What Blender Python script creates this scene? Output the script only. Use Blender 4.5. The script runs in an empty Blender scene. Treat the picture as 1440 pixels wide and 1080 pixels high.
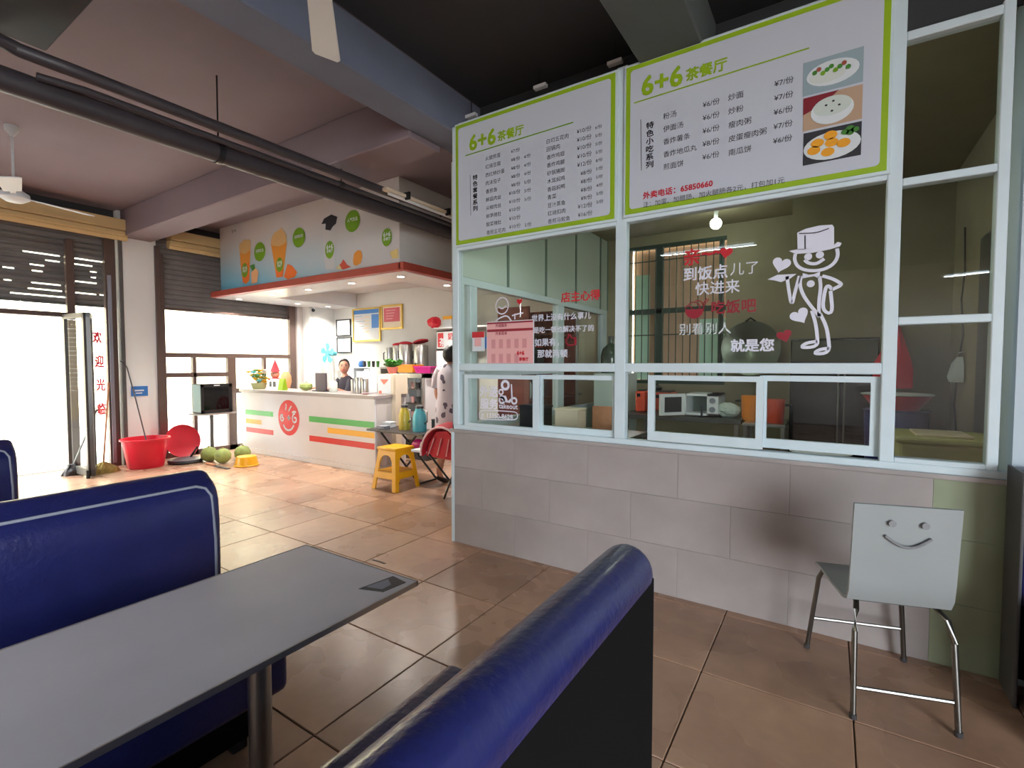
import bpy, bmesh, math, random
from mathutils import Vector, Matrix
random.seed(7)
SC = bpy.context.scene
COL = SC.collection
PI = math.pi

# ---------------------------------------------------------------- camera
FPX, CX, CY, CAMH = 690.0, 720.0, 540.0, 1.4
YAW, PITCH = math.radians(33.0), math.atan(28/690)
cam_d = bpy.data.cameras.new('camera'); cam = bpy.data.objects.new('camera', cam_d); COL.objects.link(cam)
cam.location = (0, 0, CAMH); cam.rotation_euler = (PI/2-PITCH, 0, YAW)
cam_d.sensor_fit = 'HORIZONTAL'; cam_d.sensor_width = 36.0; cam_d.lens = 36.0*FPX/1440.0
cam_d.clip_start = 0.02; cam_d.clip_end = 200
SC.camera = cam

# ---------------------------------------------------------------- world, lights, exposure
SC.view_settings.view_transform = 'Standard'; SC.view_settings.look = 'None'
SC.view_settings.gamma = 1.0; SC.view_settings.use_curve_mapping = False
SC.view_settings.exposure = 0.35
W = bpy.data.worlds.new('overcast_sky'); SC.world = W; W.use_nodes = True
bgn = W.node_tree.nodes['Background']; bgn.inputs[0].default_value = (0.87, 0.94, 1.0, 1); bgn.inputs[1].default_value = 17.0
try:
    SC.cycles.max_bounces = 8; SC.cycles.diffuse_bounces = 4; SC.cycles.glossy_bounces = 4
    SC.cycles.transparent_max_bounces = 16; SC.cycles.transmission_bounces = 4
    SC.cycles.use_denoising = True; SC.cycles.sample_clamp_indirect = 4.0
    SC.cycles.caustics_reflective = False; SC.cycles.caustics_refractive = False
except Exception: pass

def area(name, loc, rot, sx, sy, power, col=(1, 1, 1), portal=False, spread=None):
    d = bpy.data.lights.new(name, 'AREA'); d.shape = 'RECTANGLE'; d.size = sx; d.size_y = sy
    d.energy = power; d.color = col
    o = bpy.data.objects.new(name, d); o.location = loc; o.rotation_euler = rot; COL.objects.link(o)
    if portal: d.cycles.is_portal = True
    if spread: d.spread = spread
    return o
# portals: the open shop front on the left, the open front behind the camera
area('shopfront_portal', (-8.55, 1.0, 1.1), (0, -PI/2, 0), 2.2, 3.4, 1, portal=True)
area('shopfront_portal', (-8.55, 4.3, 1.1), (0, -PI/2, 0), 2.2, 2.2, 1, portal=True)
area('side_portal', (4.25, -3.5, 1.45), (0, PI/2, 0), 2.9, 5.0, 1, portal=True)

# ---------------------------------------------------------------- pixel rays of the calibrated photograph (to read places off known planes)
_f0 = Vector((-math.sin(YAW), math.cos(YAW), 0)); _r = Vector((math.cos(YAW), math.sin(YAW), 0)); _z = Vector((0, 0, 1))
_f = _f0*math.cos(PITCH)-_z*math.sin(PITCH); _u = _z*math.cos(PITCH)+_f0*math.sin(PITCH)
def P(px, py, x=None, y=None, z=None):
    d = _f*FPX+_r*(px-CX)+_u*(CY-py)
    t = x/d.x if x is not None else y/d.y if y is not None else (z-CAMH)/d.z
    return Vector((0, 0, CAMH))+d*t

# ---------------------------------------------------------------- materials
def lin(c):
    return tuple(((v/255)/12.92 if v/255 <= .04045 else (((v/255)+.055)/1.055)**2.4) for v in c)
MATS = {}
def mat(name, col, rough=.5, metal=0, var=0, scale=6, bump=0, bscale=40, rvar=0, spec=None, emit=0, coat=0, alpha=None):
    """principled material: noise-varied colour, optional bump and per-object tint"""
    if name in MATS: return MATS[name]
    m = bpy.data.materials.new(name); m.use_nodes = True; nt = m.node_tree; b = nt.nodes['Principled BSDF']
    c = lin(col); b.inputs['Base Color'].default_value = (*c, 1)
    b.inputs['Roughness'].default_value = rough; b.inputs['Metallic'].default_value = metal
    if spec is not None: b.inputs['Specular IOR Level'].default_value = spec
    if coat: b.inputs['Coat Weight'].default_value = coat; b.inputs['Coat Roughness'].default_value = .12
    tc = nt.nodes.new('ShaderNodeTexCoord')
    if var or rvar:
        n = nt.nodes.new('ShaderNodeTexNoise'); n.inputs['Scale'].default_value = scale; n.inputs['Detail'].default_value = 5
        nt.links.new(tc.outputs['Object'], n.inputs['Vector'])
        r = nt.nodes.new('ShaderNodeMapRange'); r.inputs[1].default_value = .3; r.inputs[2].default_value = .7
        r.inputs[3].default_value = 1-var; r.inputs[4].default_value = 1+var*.6
        nt.links.new(n.outputs[0], r.inputs[0])
        val = r.outputs[0]
        if rvar:
            oi = nt.nodes.new('ShaderNodeObjectInfo'); r2 = nt.nodes.new('ShaderNodeMapRange')
            r2.inputs[3].default_value = 1-rvar; r2.inputs[4].default_value = 1+rvar
            nt.links.new(oi.outputs['Random'], r2.inputs[0])
            mu = nt.nodes.new('ShaderNodeMath'); mu.operation = 'MULTIPLY'
            nt.links.new(val, mu.inputs[0]); nt.links.new(r2.outputs[0], mu.inputs[1]); val = mu.outputs[0]
        mx = nt.nodes.new('ShaderNodeVectorMath'); mx.operation = 'SCALE'; mx.inputs[0].default_value = c
        nt.links.new(val, mx.inputs['Scale']); nt.links.new(mx.outputs[0], b.inputs['Base Color'])
    if bump:
        n2 = nt.nodes.new('ShaderNodeTexNoise'); n2.inputs['Scale'].default_value = bscale; n2.inputs['Detail'].default_value = 3
        nt.links.new(tc.outputs['Object'], n2.inputs['Vector'])
        bp = nt.nodes.new('ShaderNodeBump'); bp.inputs['Strength'].default_value = bump; bp.inputs['Distance'].default_value = .01
        nt.links.new(n2.outputs[0], bp.inputs['Height']); nt.links.new(bp.outputs[0], b.inputs['Normal'])
    if emit:
        b.inputs['Emission Color'].default_value = (*c, 1); b.inputs['Emission Strength'].default_value = emit
    MATS[name] = m
    return m
def glass_mat(name, tint=(1, 1, 1), ior=1.45, boost=0):
    if name in MATS: return MATS[name]
    m = bpy.data.materials.new(name); m.use_nodes = True; nt = m.node_tree
    nt.nodes.remove(nt.nodes['Principled BSDF']); out = nt.nodes['Material Output']
    t = nt.nodes.new('ShaderNodeBsdfTransparent'); t.inputs[0].default_value = (*tint, 1)
    g = nt.nodes.new('ShaderNodeBsdfGlossy'); g.inputs['Roughness'].default_value = .01
    fr = nt.nodes.new('ShaderNodeFresnel'); fr.inputs[0].default_value = ior
    mx = nt.nodes.new('ShaderNodeMixShader')
    ad = nt.nodes.new('ShaderNodeMath'); ad.operation = 'ADD'; ad.inputs[1].default_value = boost
    nt.links.new(fr.outputs[0], ad.inputs[0])
    ge = nt.nodes.new('ShaderNodeNewGeometry'); iv = nt.nodes.new('ShaderNodeMath'); iv.operation = 'SUBTRACT'; iv.inputs[0].default_value = 1.0; nt.links.new(ge.outputs['Backfacing'], iv.inputs[1])
    ml = nt.nodes.new('ShaderNodeMath'); ml.operation = 'MULTIPLY'; nt.links.new(ad.outputs[0], ml.inputs[0]); nt.links.new(iv.outputs[0], ml.inputs[1]); nt.links.new(ml.outputs[0], mx.inputs[0])
    nt.links.new(t.outputs[0], mx.inputs[1]); nt.links.new(g.outputs[0], mx.inputs[2])
    nt.links.new(mx.outputs[0], out.inputs[0]); MATS[name] = m
    return m
def emat(name, col, s):
    if name in MATS: return MATS[name]
    m = bpy.data.materials.new(name); m.use_nodes = True; nt = m.node_tree; b = nt.nodes['Principled BSDF']
    b.inputs['Base Color'].default_value = (0, 0, 0, 1); b.inputs['Emission Color'].default_value = (*lin(col), 1); b.inputs['Emission Strength'].default_value = s
    MATS[name] = m; return m
def tile_floor_mat():
    m = bpy.data.materials.new('glazed_floor_tile'); m.use_nodes = True; nt = m.node_tree; b = nt.nodes['Principled BSDF']
    N = nt.nodes.new; L = nt.links.new
    g = N('ShaderNodeNewGeometry')
    n1 = N('ShaderNodeTexNoise'); n1.inputs['Scale'].default_value = 1.7; n1.inputs['Detail'].default_value = 3; n1.inputs['Distortion'].default_value = 0
    n2 = N('ShaderNodeTexNoise'); n2.inputs['Scale'].default_value = 14; n2.inputs['Detail'].default_value = 4
    L(g.outputs['Position'], n1.inputs['Vector']); L(g.outputs['Position'], n2.inputs['Vector'])
    cr = N('ShaderNodeValToRGB'); e = cr.color_ramp.elements
    cr.color_ramp.interpolation = 'B_SPLINE'; e[0].position = .22; e[0].color = (*lin((142, 108, 88)), 1); e[1].position = .8; e[1].color = (*lin((194, 158, 132)), 1)
    x = cr.color_ramp.elements.new(.5); x.color = (*lin((170, 132, 108)), 1)
    L(n1.outputs[0], cr.inputs[0])
    oi = N('ShaderNodeObjectInfo'); mr = N('ShaderNodeMapRange'); mr.inputs[3].default_value = .84; mr.inputs[4].default_value = 1.1
    L(oi.outputs['Random'], mr.inputs[0])
    mr2 = N('ShaderNodeMapRange'); mr2.inputs[3].default_value = .82; mr2.inputs[4].default_value = 1.14; L(n2.outputs[0], mr2.inputs[0])
    mu = N('ShaderNodeMath'); mu.operation = 'MULTIPLY'; L(mr.outputs[0], mu.inputs[0]); L(mr2.outputs[0], mu.inputs[1])
    sc = N('ShaderNodeVectorMath'); sc.operation = 'SCALE'; L(cr.outputs[0], sc.inputs[0]); L(mu.outputs[0], sc.inputs['Scale'])
    L(sc.outputs[0], b.inputs['Base Color'])
    rr = N('ShaderNodeMapRange'); rr.inputs[3].default_value = .2; rr.inputs[4].default_value = .36; L(n1.outputs[0], rr.inputs[0]); L(rr.outputs[0], b.inputs['Roughness'])
    bp = N('ShaderNodeBump'); bp.inputs['Strength'].default_value = .15; bp.inputs['Distance'].default_value = .004; L(n2.outputs[0], bp.inputs['Height']); L(bp.outputs[0], b.inputs['Normal'])
    MATS['glazed_floor_tile'] = m; return m

M = dict(
 tile=tile_floor_mat(), grout=mat('grout', (74, 56, 46), .9, var=.2, scale=20),
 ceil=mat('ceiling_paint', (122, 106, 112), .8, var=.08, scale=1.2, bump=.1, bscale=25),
 darkceil=mat('dark_ceiling_paint', (44, 44, 46), .8, var=.2, scale=1.5),
 beam=mat('beam_paint', (100, 104, 120), .8, var=.12, scale=2),
 greybeam=mat('grey_beam_paint', (78, 82, 80), .8, var=.12, scale=2),
 pipe=mat('dark_pipe', (54, 48, 52), .5, var=.15, scale=5),
 wall=mat('white_wall_paint', (226, 226, 222), .7, var=.04, scale=2, bump=.05),
 greywall=mat('grey_wall_paint', (206, 198, 194), .75, var=.06, scale=2, bump=.05),
 bluewall=mat('pale_blue_wall_paint', (188, 202, 212), .6, var=.04, scale=2),
 kwall=mat('kitchen_wall_paint', (150, 140, 116), .6, var=.12, scale=2.5),
 kpanel=mat('kitchen_sandwich_panel', (190, 202, 194), .4, var=.04, scale=2),
 marble=mat('grey_marble_tile', (160, 151, 149), .32, var=.15, scale=2.6, rvar=.012),
 alu=mat('powder_coated_aluminium', (206, 220, 226), .35, var=.04, scale=8),
 kglass=glass_mat('kitchen_glass', (.95, .97, .95), 1.5, .0),
 glass=glass_mat('shop_glass', (.98, .99, .98), 1.45),
 bframe=mat('brown_aluminium', (84, 66, 60), .4, var=.08, scale=10),
 greyframe=mat('grey_metal_frame', (98, 96, 94), .4, .4, var=.08, scale=10),
 shutter=mat('shutter_slat_metal', (120, 114, 112), .55, .1, var=.12, scale=6),
 sbox=mat('shutter_box_tan', (196, 170, 122), .5, var=.08, scale=4),
 white=mat('white_gloss', (235, 235, 238), .25, var=.03, scale=3),
 boardface=mat('board_print', (190, 194, 206), .45),
 print=mat('white_print', (214, 220, 224), .45),
 redtrim=mat('red_wood_trim', (158, 62, 48), .5, var=.1, scale=8),
 green=mat('print_green', (140, 172, 22), .45), dgreen=mat('print_dark_green', (106, 150, 20), .45),
 ink=mat('print_black', (38, 38, 44), .5), red=mat('print_red', (190, 26, 40), .45),
 dred=mat('print_dark_red', (142, 20, 40), .45), swhite=mat('sticker_white', (222, 222, 236), .5),
 bluev=mat('blue_vinyl', (30, 34, 84), .28, var=.14, scale=12, bump=.25, bscale=60, coat=.2),
 darkv=mat('black_back_panel', (4, 4, 5), .85, spec=.15), piping=mat('grey_piping', (132, 134, 146), .45),
 ttop=mat('table_laminate', (196, 190, 194), .28, var=.06, scale=5), steel=mat('brushed_steel', (190, 188, 184), .3, .9, var=.05, scale=12),
 chrome=mat('chrome', (128, 126, 122), .34, 1), ply=mat('white_laminate', (140, 144, 144), .4, var=.04, scale=4),
 black=mat('black_plastic', (22, 22, 24), .4), dgrey=mat('dark_grey_plastic', (60, 58, 60), .45),
 yellow=mat('yellow_plastic', (232, 168, 22), .35, var=.05, scale=8), redp=mat('red_plastic', (214, 26, 52), .35, var=.04, scale=5),
 orange=mat('orange_plastic', (238, 140, 40), .4), magenta=mat('magenta_plastic', (196, 26, 128), .4), teal=mat('teal_plastic', (84, 176, 190), .35),
 lime=mat('olive_yellow_enamel', (190, 170, 60), .35), cream=mat('cream_board', (228, 212, 188), .5, var=.04, scale=4), pink=mat('pink_print', (226, 168, 168), .5),
 skin=mat('skin', (196, 142, 118), .55, var=.05, scale=20), hair=mat('black_hair', (24, 18, 18), .5, var=.3, scale=60),
 dress=mat('grey_dress', (196, 188, 194), .8), cloth=mat('dark_cloth', (40, 36, 48), .85), redc=mat('red_cloth', (190, 34, 50), .7, var=.1, scale=14),
 wood=mat('bamboo_wood', (190, 132, 96), .6, var=.1, scale=20), straw=mat('straw', (150, 130, 70), .9, var=.3, scale=40),
 nut=mat('green_coconut_husk', (150, 164, 92), .7, var=.3, scale=14, bump=.3, bscale=30), gold=mat('gold_frame', (206, 170, 84), .35, .4),
 blue=mat('sign_blue', (44, 110, 180), .45), leaf=mat('leaf_green', (66, 126, 46), .5, var=.2, scale=12), olive=mat('olive_bin', (186, 186, 128), .5, var=.08, scale=4),
 concrete=mat('pale_concrete', (196, 194, 188), .9, var=.08, scale=1.5), cfacade=mat('cream_facade', (224, 206, 170), .8, var=.04, scale=1), rollup=mat('cream_rollup', (226, 212, 178), .7, var=.03, scale=2),
 curtain=mat('pink_curtain', (216, 178, 152), .8, var=.06, scale=3), mint=mat('mint_frosted_pane', (206, 242, 224), .5), gbar=mat('dark_green_bars', (54, 70, 60), .5),
)

# ---------------------------------------------------------------- mesh builder and object helpers
class B:
    def __init__(s): s.bm = bmesh.new()
    def box(s, x0, x1, y0, y1, z0, z1, bev=0, seg=2):
        r = bmesh.ops.create_cube(s.bm, size=1); vs = r['verts']
        for v in vs: v.co = Vector(((x0+x1)/2+v.co.x*(x1-x0), (y0+y1)/2+v.co.y*(y1-y0), (z0+z1)/2+v.co.z*(z1-z0)))
        if bev:
            es = list({e for v in vs for e in v.link_edges}); bmesh.ops.bevel(s.bm, geom=es, offset=bev, segments=seg, affect='EDGES', profile=.6)
        return s
    def cyl(s, p0, p1, r0, r1=None, n=16, caps=True):
        p0, p1 = Vector(p0), Vector(p1); r1 = r0 if r1 is None else r1; d = p1-p0
        r = bmesh.ops.create_cone(s.bm, cap_ends=caps, segments=n, radius1=max(r0, 1e-5), radius2=max(r1, 1e-5), depth=d.length)
        q = Vector((0, 0, 1)).rotation_difference(d.normalized()).to_matrix().to_4x4(); q.translation = (p0+p1)/2
        bmesh.ops.transform(s.bm, matrix=q, verts=r['verts']); return s
    def lathe(s, prof, c=(0, 0, 0), n=24, axis='z', sx=1, sy=1):
        """prof: (radius, height) pairs"""
        rings = []; c = Vector(c)
        for (r, h) in prof:
            ring = []
            for k in range(n):
                a = 2*PI*k/n; v = Vector((r*math.cos(a)*sx, r*math.sin(a)*sy, h))
                if axis == 'y': v = Vector((v.x, -v.z, v.y))
                if axis == 'x': v = Vector((v.z, v.x, v.y))
                ring.append(s.bm.verts.new(c+v))
            rings.append(ring)
        for a, b in zip(rings, rings[1:]):
            for k in range(n): s.bm.faces.new((a[k], a[(k+1) % n], b[(k+1) % n], b[k]))
        if prof[0][0] > 1e-4: s.bm.faces.new(list(reversed(rings[0])))
        if prof[-1][0] > 1e-4: s.bm.faces.new(rings[-1])
        return s
    def ball(s, c, r, sc=(1, 1, 1), n=16):
        q = bmesh.ops.create_uvsphere(s.bm, u_segments=n, v_segments=max(6, n//2), radius=r)
        for v in q['verts']: v.co = Vector((v.co.x*sc[0]+c[0], v.co.y*sc[1]+c[1], v.co.z*sc[2]+c[2]))
        return s
    def tube(s, pts, r, n=8, closed=False):
        pts = [Vector(p) for p in pts]; N = len(pts); rings = []; up = Vector((.13, .21, 1)).normalized()
        for i, p in enumerate(pts):
            a = pts[i-1] if (i > 0 or closed) else p; b = pts[(i+1) % N] if (i < N-1 or closed) else p
            t = (b-a).normalized(); u = t.cross(up)
            if u.length < .05: u = t.cross(Vector((1, 0, 0)))
            u.normalize(); w = t.cross(u).normalized(); rr = r[i] if isinstance(r, (list, tuple)) else r
            rings.append([s.bm.verts.new(p+u*rr*math.cos(2*PI*k/n)+w*rr*math.sin(2*PI*k/n)) for k in range(n)])
        for i in range(N if closed else N-1):
            a, b = rings[i], rings[(i+1) % N]
            for k in range(n): s.bm.faces.new((a[k], a[(k+1) % n], b[(k+1) % n], b[k]))
        if not closed: s.bm.faces.new(list(reversed(rings[0]))); s.bm.faces.new(rings[-1])
        return s
    def prism(s, poly, axis, d0, d1):
        """poly in the two other axes (in x,y,z order), extruded along axis from d0 to d1"""
        def mk(p, d): return Vector({'x': (d, p[0], p[1]), 'y': (p[0], d, p[1]), 'z': (p[0], p[1], d)}[axis])
        a = [s.bm.verts.new(mk(p, d0)) for p in poly]; b = [s.bm.verts.new(mk(p, d1)) for p in poly]; n = len(poly)
        s.bm.faces.new(a); s.bm.faces.new(list(reversed(b)))
        for k in range(n): s.bm.faces.new((a[k], b[k], b[(k+1) % n], a[(k+1) % n]))
        return s
    def loft(s, rings, close=True):
        R = [[s.bm.verts.new(Vector(p)) for p in r] for r in rings]; n = len(R[0])
        for a, b in zip(R, R[1:]):
            for k in range(n if close else n-1): s.bm.faces.new((a[k], a[(k+1) % n], b[(k+1) % n], b[k]))
        if close: s.bm.faces.new(list(reversed(R[0]))); s.bm.faces.new(R[-1])
        return s
    def poly(s, pts):
        s.bm.faces.new([s.bm.verts.new(Vector(p)) for p in pts]); return s
    def obj(s, name, m, parent=None, smooth=False, kind=None, world=True):
        bmesh.ops.recalc_face_normals(s.bm, faces=s.bm.faces[:])
        me = bpy.data.meshes.new(name)
        s.bm.to_mesh(me); s.bm.free()
        me.materials.append(M[m] if isinstance(m, str) else m)
        o = bpy.data.objects.new(name, me); COL.objects.link(o)
        if smooth:
            me.polygons.foreach_set('use_smooth', [True]*len(me.polygons))
            try: me.set_sharp_from_angle(angle=math.radians(38))
            except Exception: pass
        if parent is not None: adopt(o, parent, world)
        if kind: o['kind'] = kind
        return o
WM = {}
def adopt(o, parent, world=True):
    o.parent = parent
    if world: o.matrix_parent_inverse = wm(parent).inverted()
def wm(o):
    m = o.matrix_parent_inverse @ o.matrix_basis if o.parent else o.matrix_basis.copy()
    return wm(o.parent) @ m if o.parent else m
def tag(o, label=None, cat=None, group=None, kind=None):
    if label: o['label'] = label
    if cat: o['category'] = cat
    if group: o['group'] = group
    if kind: o['kind'] = kind
    return o
def thing(name, label, cat, loc=(0, 0, 0), rz=0, group=None):
    o = bpy.data.objects.new(name, None); o.empty_display_size = .05; COL.objects.link(o)
    o.location = loc; o.rotation_euler = (0, 0, rz)
    return tag(o, label, cat, group)
def setting(name, loc=(0, 0, 0)):
    o = bpy.data.objects.new(name, None); o.empty_display_size = .05; COL.objects.link(o); o.location = loc; o['kind'] = 'structure'
    return o
def dup(root, loc=None, rz=None, label=None):
    def rec(o, par):
        c = o.copy(); COL.objects.link(c)
        if par is not None: c.parent = par
        for ch in o.children: rec(ch, c)
        return c
    r = rec(root, None)
    if loc is not None: r.location = loc
    if rz is not None: r.rotation_euler = (0, 0, rz)
    if label: r['label'] = label
    return r
def inst(src, loc, parent, name=None, scale=None):
    c = src.copy(); COL.objects.link(c); c.location = loc
    if scale: c.scale = scale
    c.parent = parent; c.matrix_parent_inverse = src.matrix_parent_inverse.copy() if src.parent is parent else Matrix()
    return c

# flat print: lettering and shapes lying on a wall plane. plane = ('y', value) seen from -y, or ('x', value) seen from +x
def pmap(plane):
    ax, v = plane
    return (lambda a, b: Vector((a, v, b))) if ax == 'y' else (lambda a, b: Vector((v, a, b)))
def uv(px, py, plane):
    p = P(px, py, **{plane[0]: plane[1]}); return (p.x, p.z) if plane[0] == 'y' else (p.y, p.z)
def text_mesh(s, bold=0, ls=1.0):
    c = bpy.data.curves.new('t', 'FONT'); c.body = s; c.offset = bold; c.resolution_u = 2; c.space_line = ls
    o = bpy.data.objects.new('t', c); COL.objects.link(o)
    dg = bpy.context.evaluated_depsgraph_get(); me = bpy.data.meshes.new_from_object(o.evaluated_get(dg))
    bpy.data.objects.remove(o); bpy.data.curves.remove(c)
    return me
def write(s, a, b, plane, m, parent, name='lettering', bold=0, hgt=None, off=0.0, kind=None, shear=0):
    """s from pixel a (baseline left) to pixel b (right end) on plane"""
    (a0, z0), (a1, z1) = uv(*a, plane), uv(*b, plane)
    me = text_mesh(s, 0); xs = [v.co.x for v in me.vertices]; x0, x1 = min(xs), max(xs); k = (a1-a0)/(x1-x0)
    kh = hgt if hgt else k; f = pmap((plane[0], plane[1]+off)); sl = (z1-z0)/(a1-a0) if shear else 0
    for v in me.vertices:
        u = (v.co.x-x0)*k; v.co = f(a0+u, z0+v.co.y*kh+u*sl)
    if bold > 0:
        b2_ = bmesh.new(); r_ = bold*k*.9
        for j, (da, dz) in enumerate(((-r_, -r_), (r_, -r_), (-r_, r_), (r_, r_), (0, 0))):
            m3 = me.copy(); dv = f(da, dz)-f(0, 0); dv[0 if plane[0] == 'x' else 1] += (j*.00025)*(1 if plane[0] == 'x' else -1)
            for v in m3.vertices: v.co += dv
            b2_.from_mesh(m3); bpy.data.meshes.remove(m3)
        b2_.to_mesh(me); b2_.free()
    me.materials.append(M[m]); me.name = name
    o = bpy.data.objects.new(name, me); COL.objects.link(o); adopt(o, parent)
    return o
def write_col(s, a, b, plane, m, parent, name='lettering', bold=0):
    """vertical column of characters from pixel a (top left) to pixel b (bottom right)"""
    (a0, z0), (a1, z1) = uv(*a, plane), uv(*b, plane); f = pmap(plane); n = len(s); h = (z0-z1)/n
    bb = bmesh.new()
    for i, ch in enumerate(s):
        me = text_mesh(ch, 0); xs = [v.co.x for v in me.vertices]; ys = [v.co.y for v in me.vertices]
        mx, my, w, hh = min(xs), min(ys), max(xs)-min(xs), max(ys)-min(ys)
        for v in me.vertices: v.co = f(a0+(v.co.x-mx)/max(w, .3)*(a1-a0), z0-(i+1)*h+h*.1+(v.co.y-my)/max(hh, .4)*h*.82)
        bb.from_mesh(me)
        if bold:
            for j, (da, dz) in enumerate(((-1, 0), (1, 0), (0, 1), (0, -1))):
                m3 = me.copy(); dv = (f(da*h*bold*.5, dz*h*bold*.5)-f(0, 0)); dv[0 if plane[0] == 'x' else 1] += (j+1)*.00025*(1 if plane[0] == 'x' else -1)
                for v in m3.vertices: v.co += dv
                bb.from_mesh(m3); bpy.data.meshes.remove(m3)
        bpy.data.meshes.remove(me)
    me = bpy.data.meshes.new(name); bb.to_mesh(me); bb.free(); me.materials.append(M[m])
    o = bpy.data.objects.new(name, me); COL.objects.link(o); adopt(o, parent); return o
def flat(shapes, plane, m, parent, name='printed_shape'):
    """shapes: list of polygons in plane coordinates"""
    f = pmap(plane); b = B()
    for p in shapes: b.poly([f(*q) for q in p])
    return b.obj(name, m, parent)
def pxpoly(pts, plane): return [uv(x, y, plane) for x, y in pts]
def ell(cx, cz, rx, rz, n=24, a0=0): return [(cx+rx*math.cos(2*PI*k/n+a0), cz+rz*math.sin(2*PI*k/n+a0)) for k in range(n)]
def strokes(lines, w, plane, m, parent, name='printed_line', px=True, closed=False):
    """flat ribbons of width w along polylines"""
    f = pmap(plane); b = B()
    for ln in lines:
        pts = [Vector(uv(x, y, plane)) if px else Vector((x, y)) for x, y in ln]
        if len(pts) > 2:   # smooth
            for _ in range(2):
                q = [pts[0]]
                for i in range(len(pts)-1): q += [pts[i]*.75+pts[i+1]*.25, pts[i]*.25+pts[i+1]*.75]
                pts = q+[pts[-1]]
        L = []; n = len(pts)
        for i in range(n):
            t = (pts[min(i+1, n-1)]-pts[max(i-1, 0)]).normalized(); nn = Vector((-t.y, t.x))*w/2; L.append((pts[i]+nn, pts[i]-nn))
        for (a, c), (d, e) in zip(L, L[1:]): b.poly([f(*a), f(*d), f(*e), f(*c)])
    return b.obj(name, m, parent)
def heart(cx, cz, r, rot=0):
    out = []
    for k in range(28):
        t = 2*PI*k/28; x = 16*math.sin(t)**3; y = 13*math.cos(t)-5*math.cos(2*t)-2*math.cos(3*t)-math.cos(4*t)
        x, y = x/16*r, y/16*r; out.append((cx+x*math.cos(rot)-y*math.sin(rot), cz+x*math.sin(rot)+y*math.cos(rot)))
    return out
# ================================================================ SETTING
XL, YB, YK = -8.2, 6.05, 2.96      # shop front plane, back wall plane, kitchen front plane
# floor: slab plus one object per tile
fl = setting('floor')
b = B(); b.box(-8.6, 4.2, -7.6, 6.3, -.12, -.006); b.obj('floor_slab', 'grout', fl)
b = B(); b.box(-.2825, .2825, -.2975, .2975, -.012, 0, bev=.003, seg=1); t0 = b.obj('tile', 'tile', fl)
first = True
for i in range(-14, 5):
    for j in range(-3, 9):
        x, y = -.465+.57*i+.285, 1.1+.6*j+.3
        if y > 6.1 or (x > -2.3 and y > 3.3) or x < -8.2: continue
        o = t0 if first else inst(t0, (x, y, 0), fl)
        if first: o.location = (x, y, 0); first = False
b = B()
for i in range(-14, 8):
    for j in range(-14, 9):
        x, y = -.465+.57*i+.285, 1.1+.6*j+.3
        if j < -3 or i > 4 or x < -8.2 or (x > -2.3 and y > 3.3): b.box(x-.2825, x+.2825, y-.2975, y+.2975, -.012, 0)
b.obj('tile_field', 'tile', fl, kind='stuff')
# ceiling: pinkish bay on the left, darker-coloured bays on the right, beams
ce = setting('ceiling')
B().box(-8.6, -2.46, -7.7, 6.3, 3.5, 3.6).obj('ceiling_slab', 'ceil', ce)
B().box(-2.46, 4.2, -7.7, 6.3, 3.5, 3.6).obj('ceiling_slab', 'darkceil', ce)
B().box(-2.74, -2.46, -7.5, 6.05, 3.18, 3.5, bev=.01, seg=1).obj('beam', 'beam', ce)
B().box(-8.2, -2.74, 2.78, 3.14, 3.14, 3.5, bev=.01, seg=1).obj('beam', 'ceil', ce)
B().box(-1.0, -.64, -7.5, 3.3, 3.19, 3.5, bev=.01, seg=1).obj('beam', 'greybeam', ce)
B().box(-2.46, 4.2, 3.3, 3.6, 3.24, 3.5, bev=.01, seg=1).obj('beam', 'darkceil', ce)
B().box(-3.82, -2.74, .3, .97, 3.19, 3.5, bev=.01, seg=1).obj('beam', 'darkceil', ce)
# walls
wl = setting('wall_left', (XL, 0, 0))
B().box(-8.5, XL, 2.74, 3.2, 0, 3.5, bev=.012).obj('pillar', 'wall', wl)
B().box(-8.5, XL, 5.42, 6.05, 0, 3.5, bev=.012).obj('pillar', 'greywall', wl)
B().box(-8.5, XL, -7.5, -1.1, 0, 3.5).obj('pillar', 'greywall', wl)
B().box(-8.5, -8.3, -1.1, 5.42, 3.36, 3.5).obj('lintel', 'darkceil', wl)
B().box(-8.212, -8.18, 2.74, 2.79, 0, 3.1, bev=.006).obj('corner_guard', 'greyframe', wl)
B().box(-8.21, -8.17, 3.17, 3.235, 0, 3.1, bev=.006).obj('corner_guard', 'bframe', wl)
wb = setting('wall_back', (-3, YB, 0))
B().box(-8.5, -2.5, YB, 6.3, 0, 3.5).obj('plaster', 'wall', wb)
B().box(-2.5, 4.2, YB, 6.3, 0, 1.16).obj('plaster', 'kwall', wb)
B().box(-2.5, 4.2, YB, 6.3, 2.86, 3.5).obj('plaster', 'kwall', wb)
B().box(-2.5, -2.2, YB, 6.3, 1.16, 2.86).obj('plaster', 'kwall', wb)
B().box(-1.02, 4.2, YB, 6.3, 1.16, 2.86).obj('plaster', 'kwall', wb)
wr = setting('wall_right', (4.0, 0, 0))
B().box(4.0, 4.2, -1.0, 6.3, 0, 3.5).obj('plaster', 'greywall', wr); B().box(4.0, 4.2, -7.5, -6.0, 0, 3.5).obj('plaster', 'greywall', wr); B().box(4.0, 4.2, -6.0, -1.0, 2.95, 3.5).obj('lintel', 'greywall', wr)
wf = setting('wall_rear', (0, -7.5, 0))
B().box(-8.5, 4.2, -7.7, -7.5, 0, 3.5).obj('plaster', 'greywall', wf)
# the pale wall right of the kitchen
w2 = setting('wall_front', (2.4, 2.95, 0))
B().box(.668, 4.0, 2.95, 3.15, 0, 3.3).obj('plaster', 'bluewall', w2)

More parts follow.
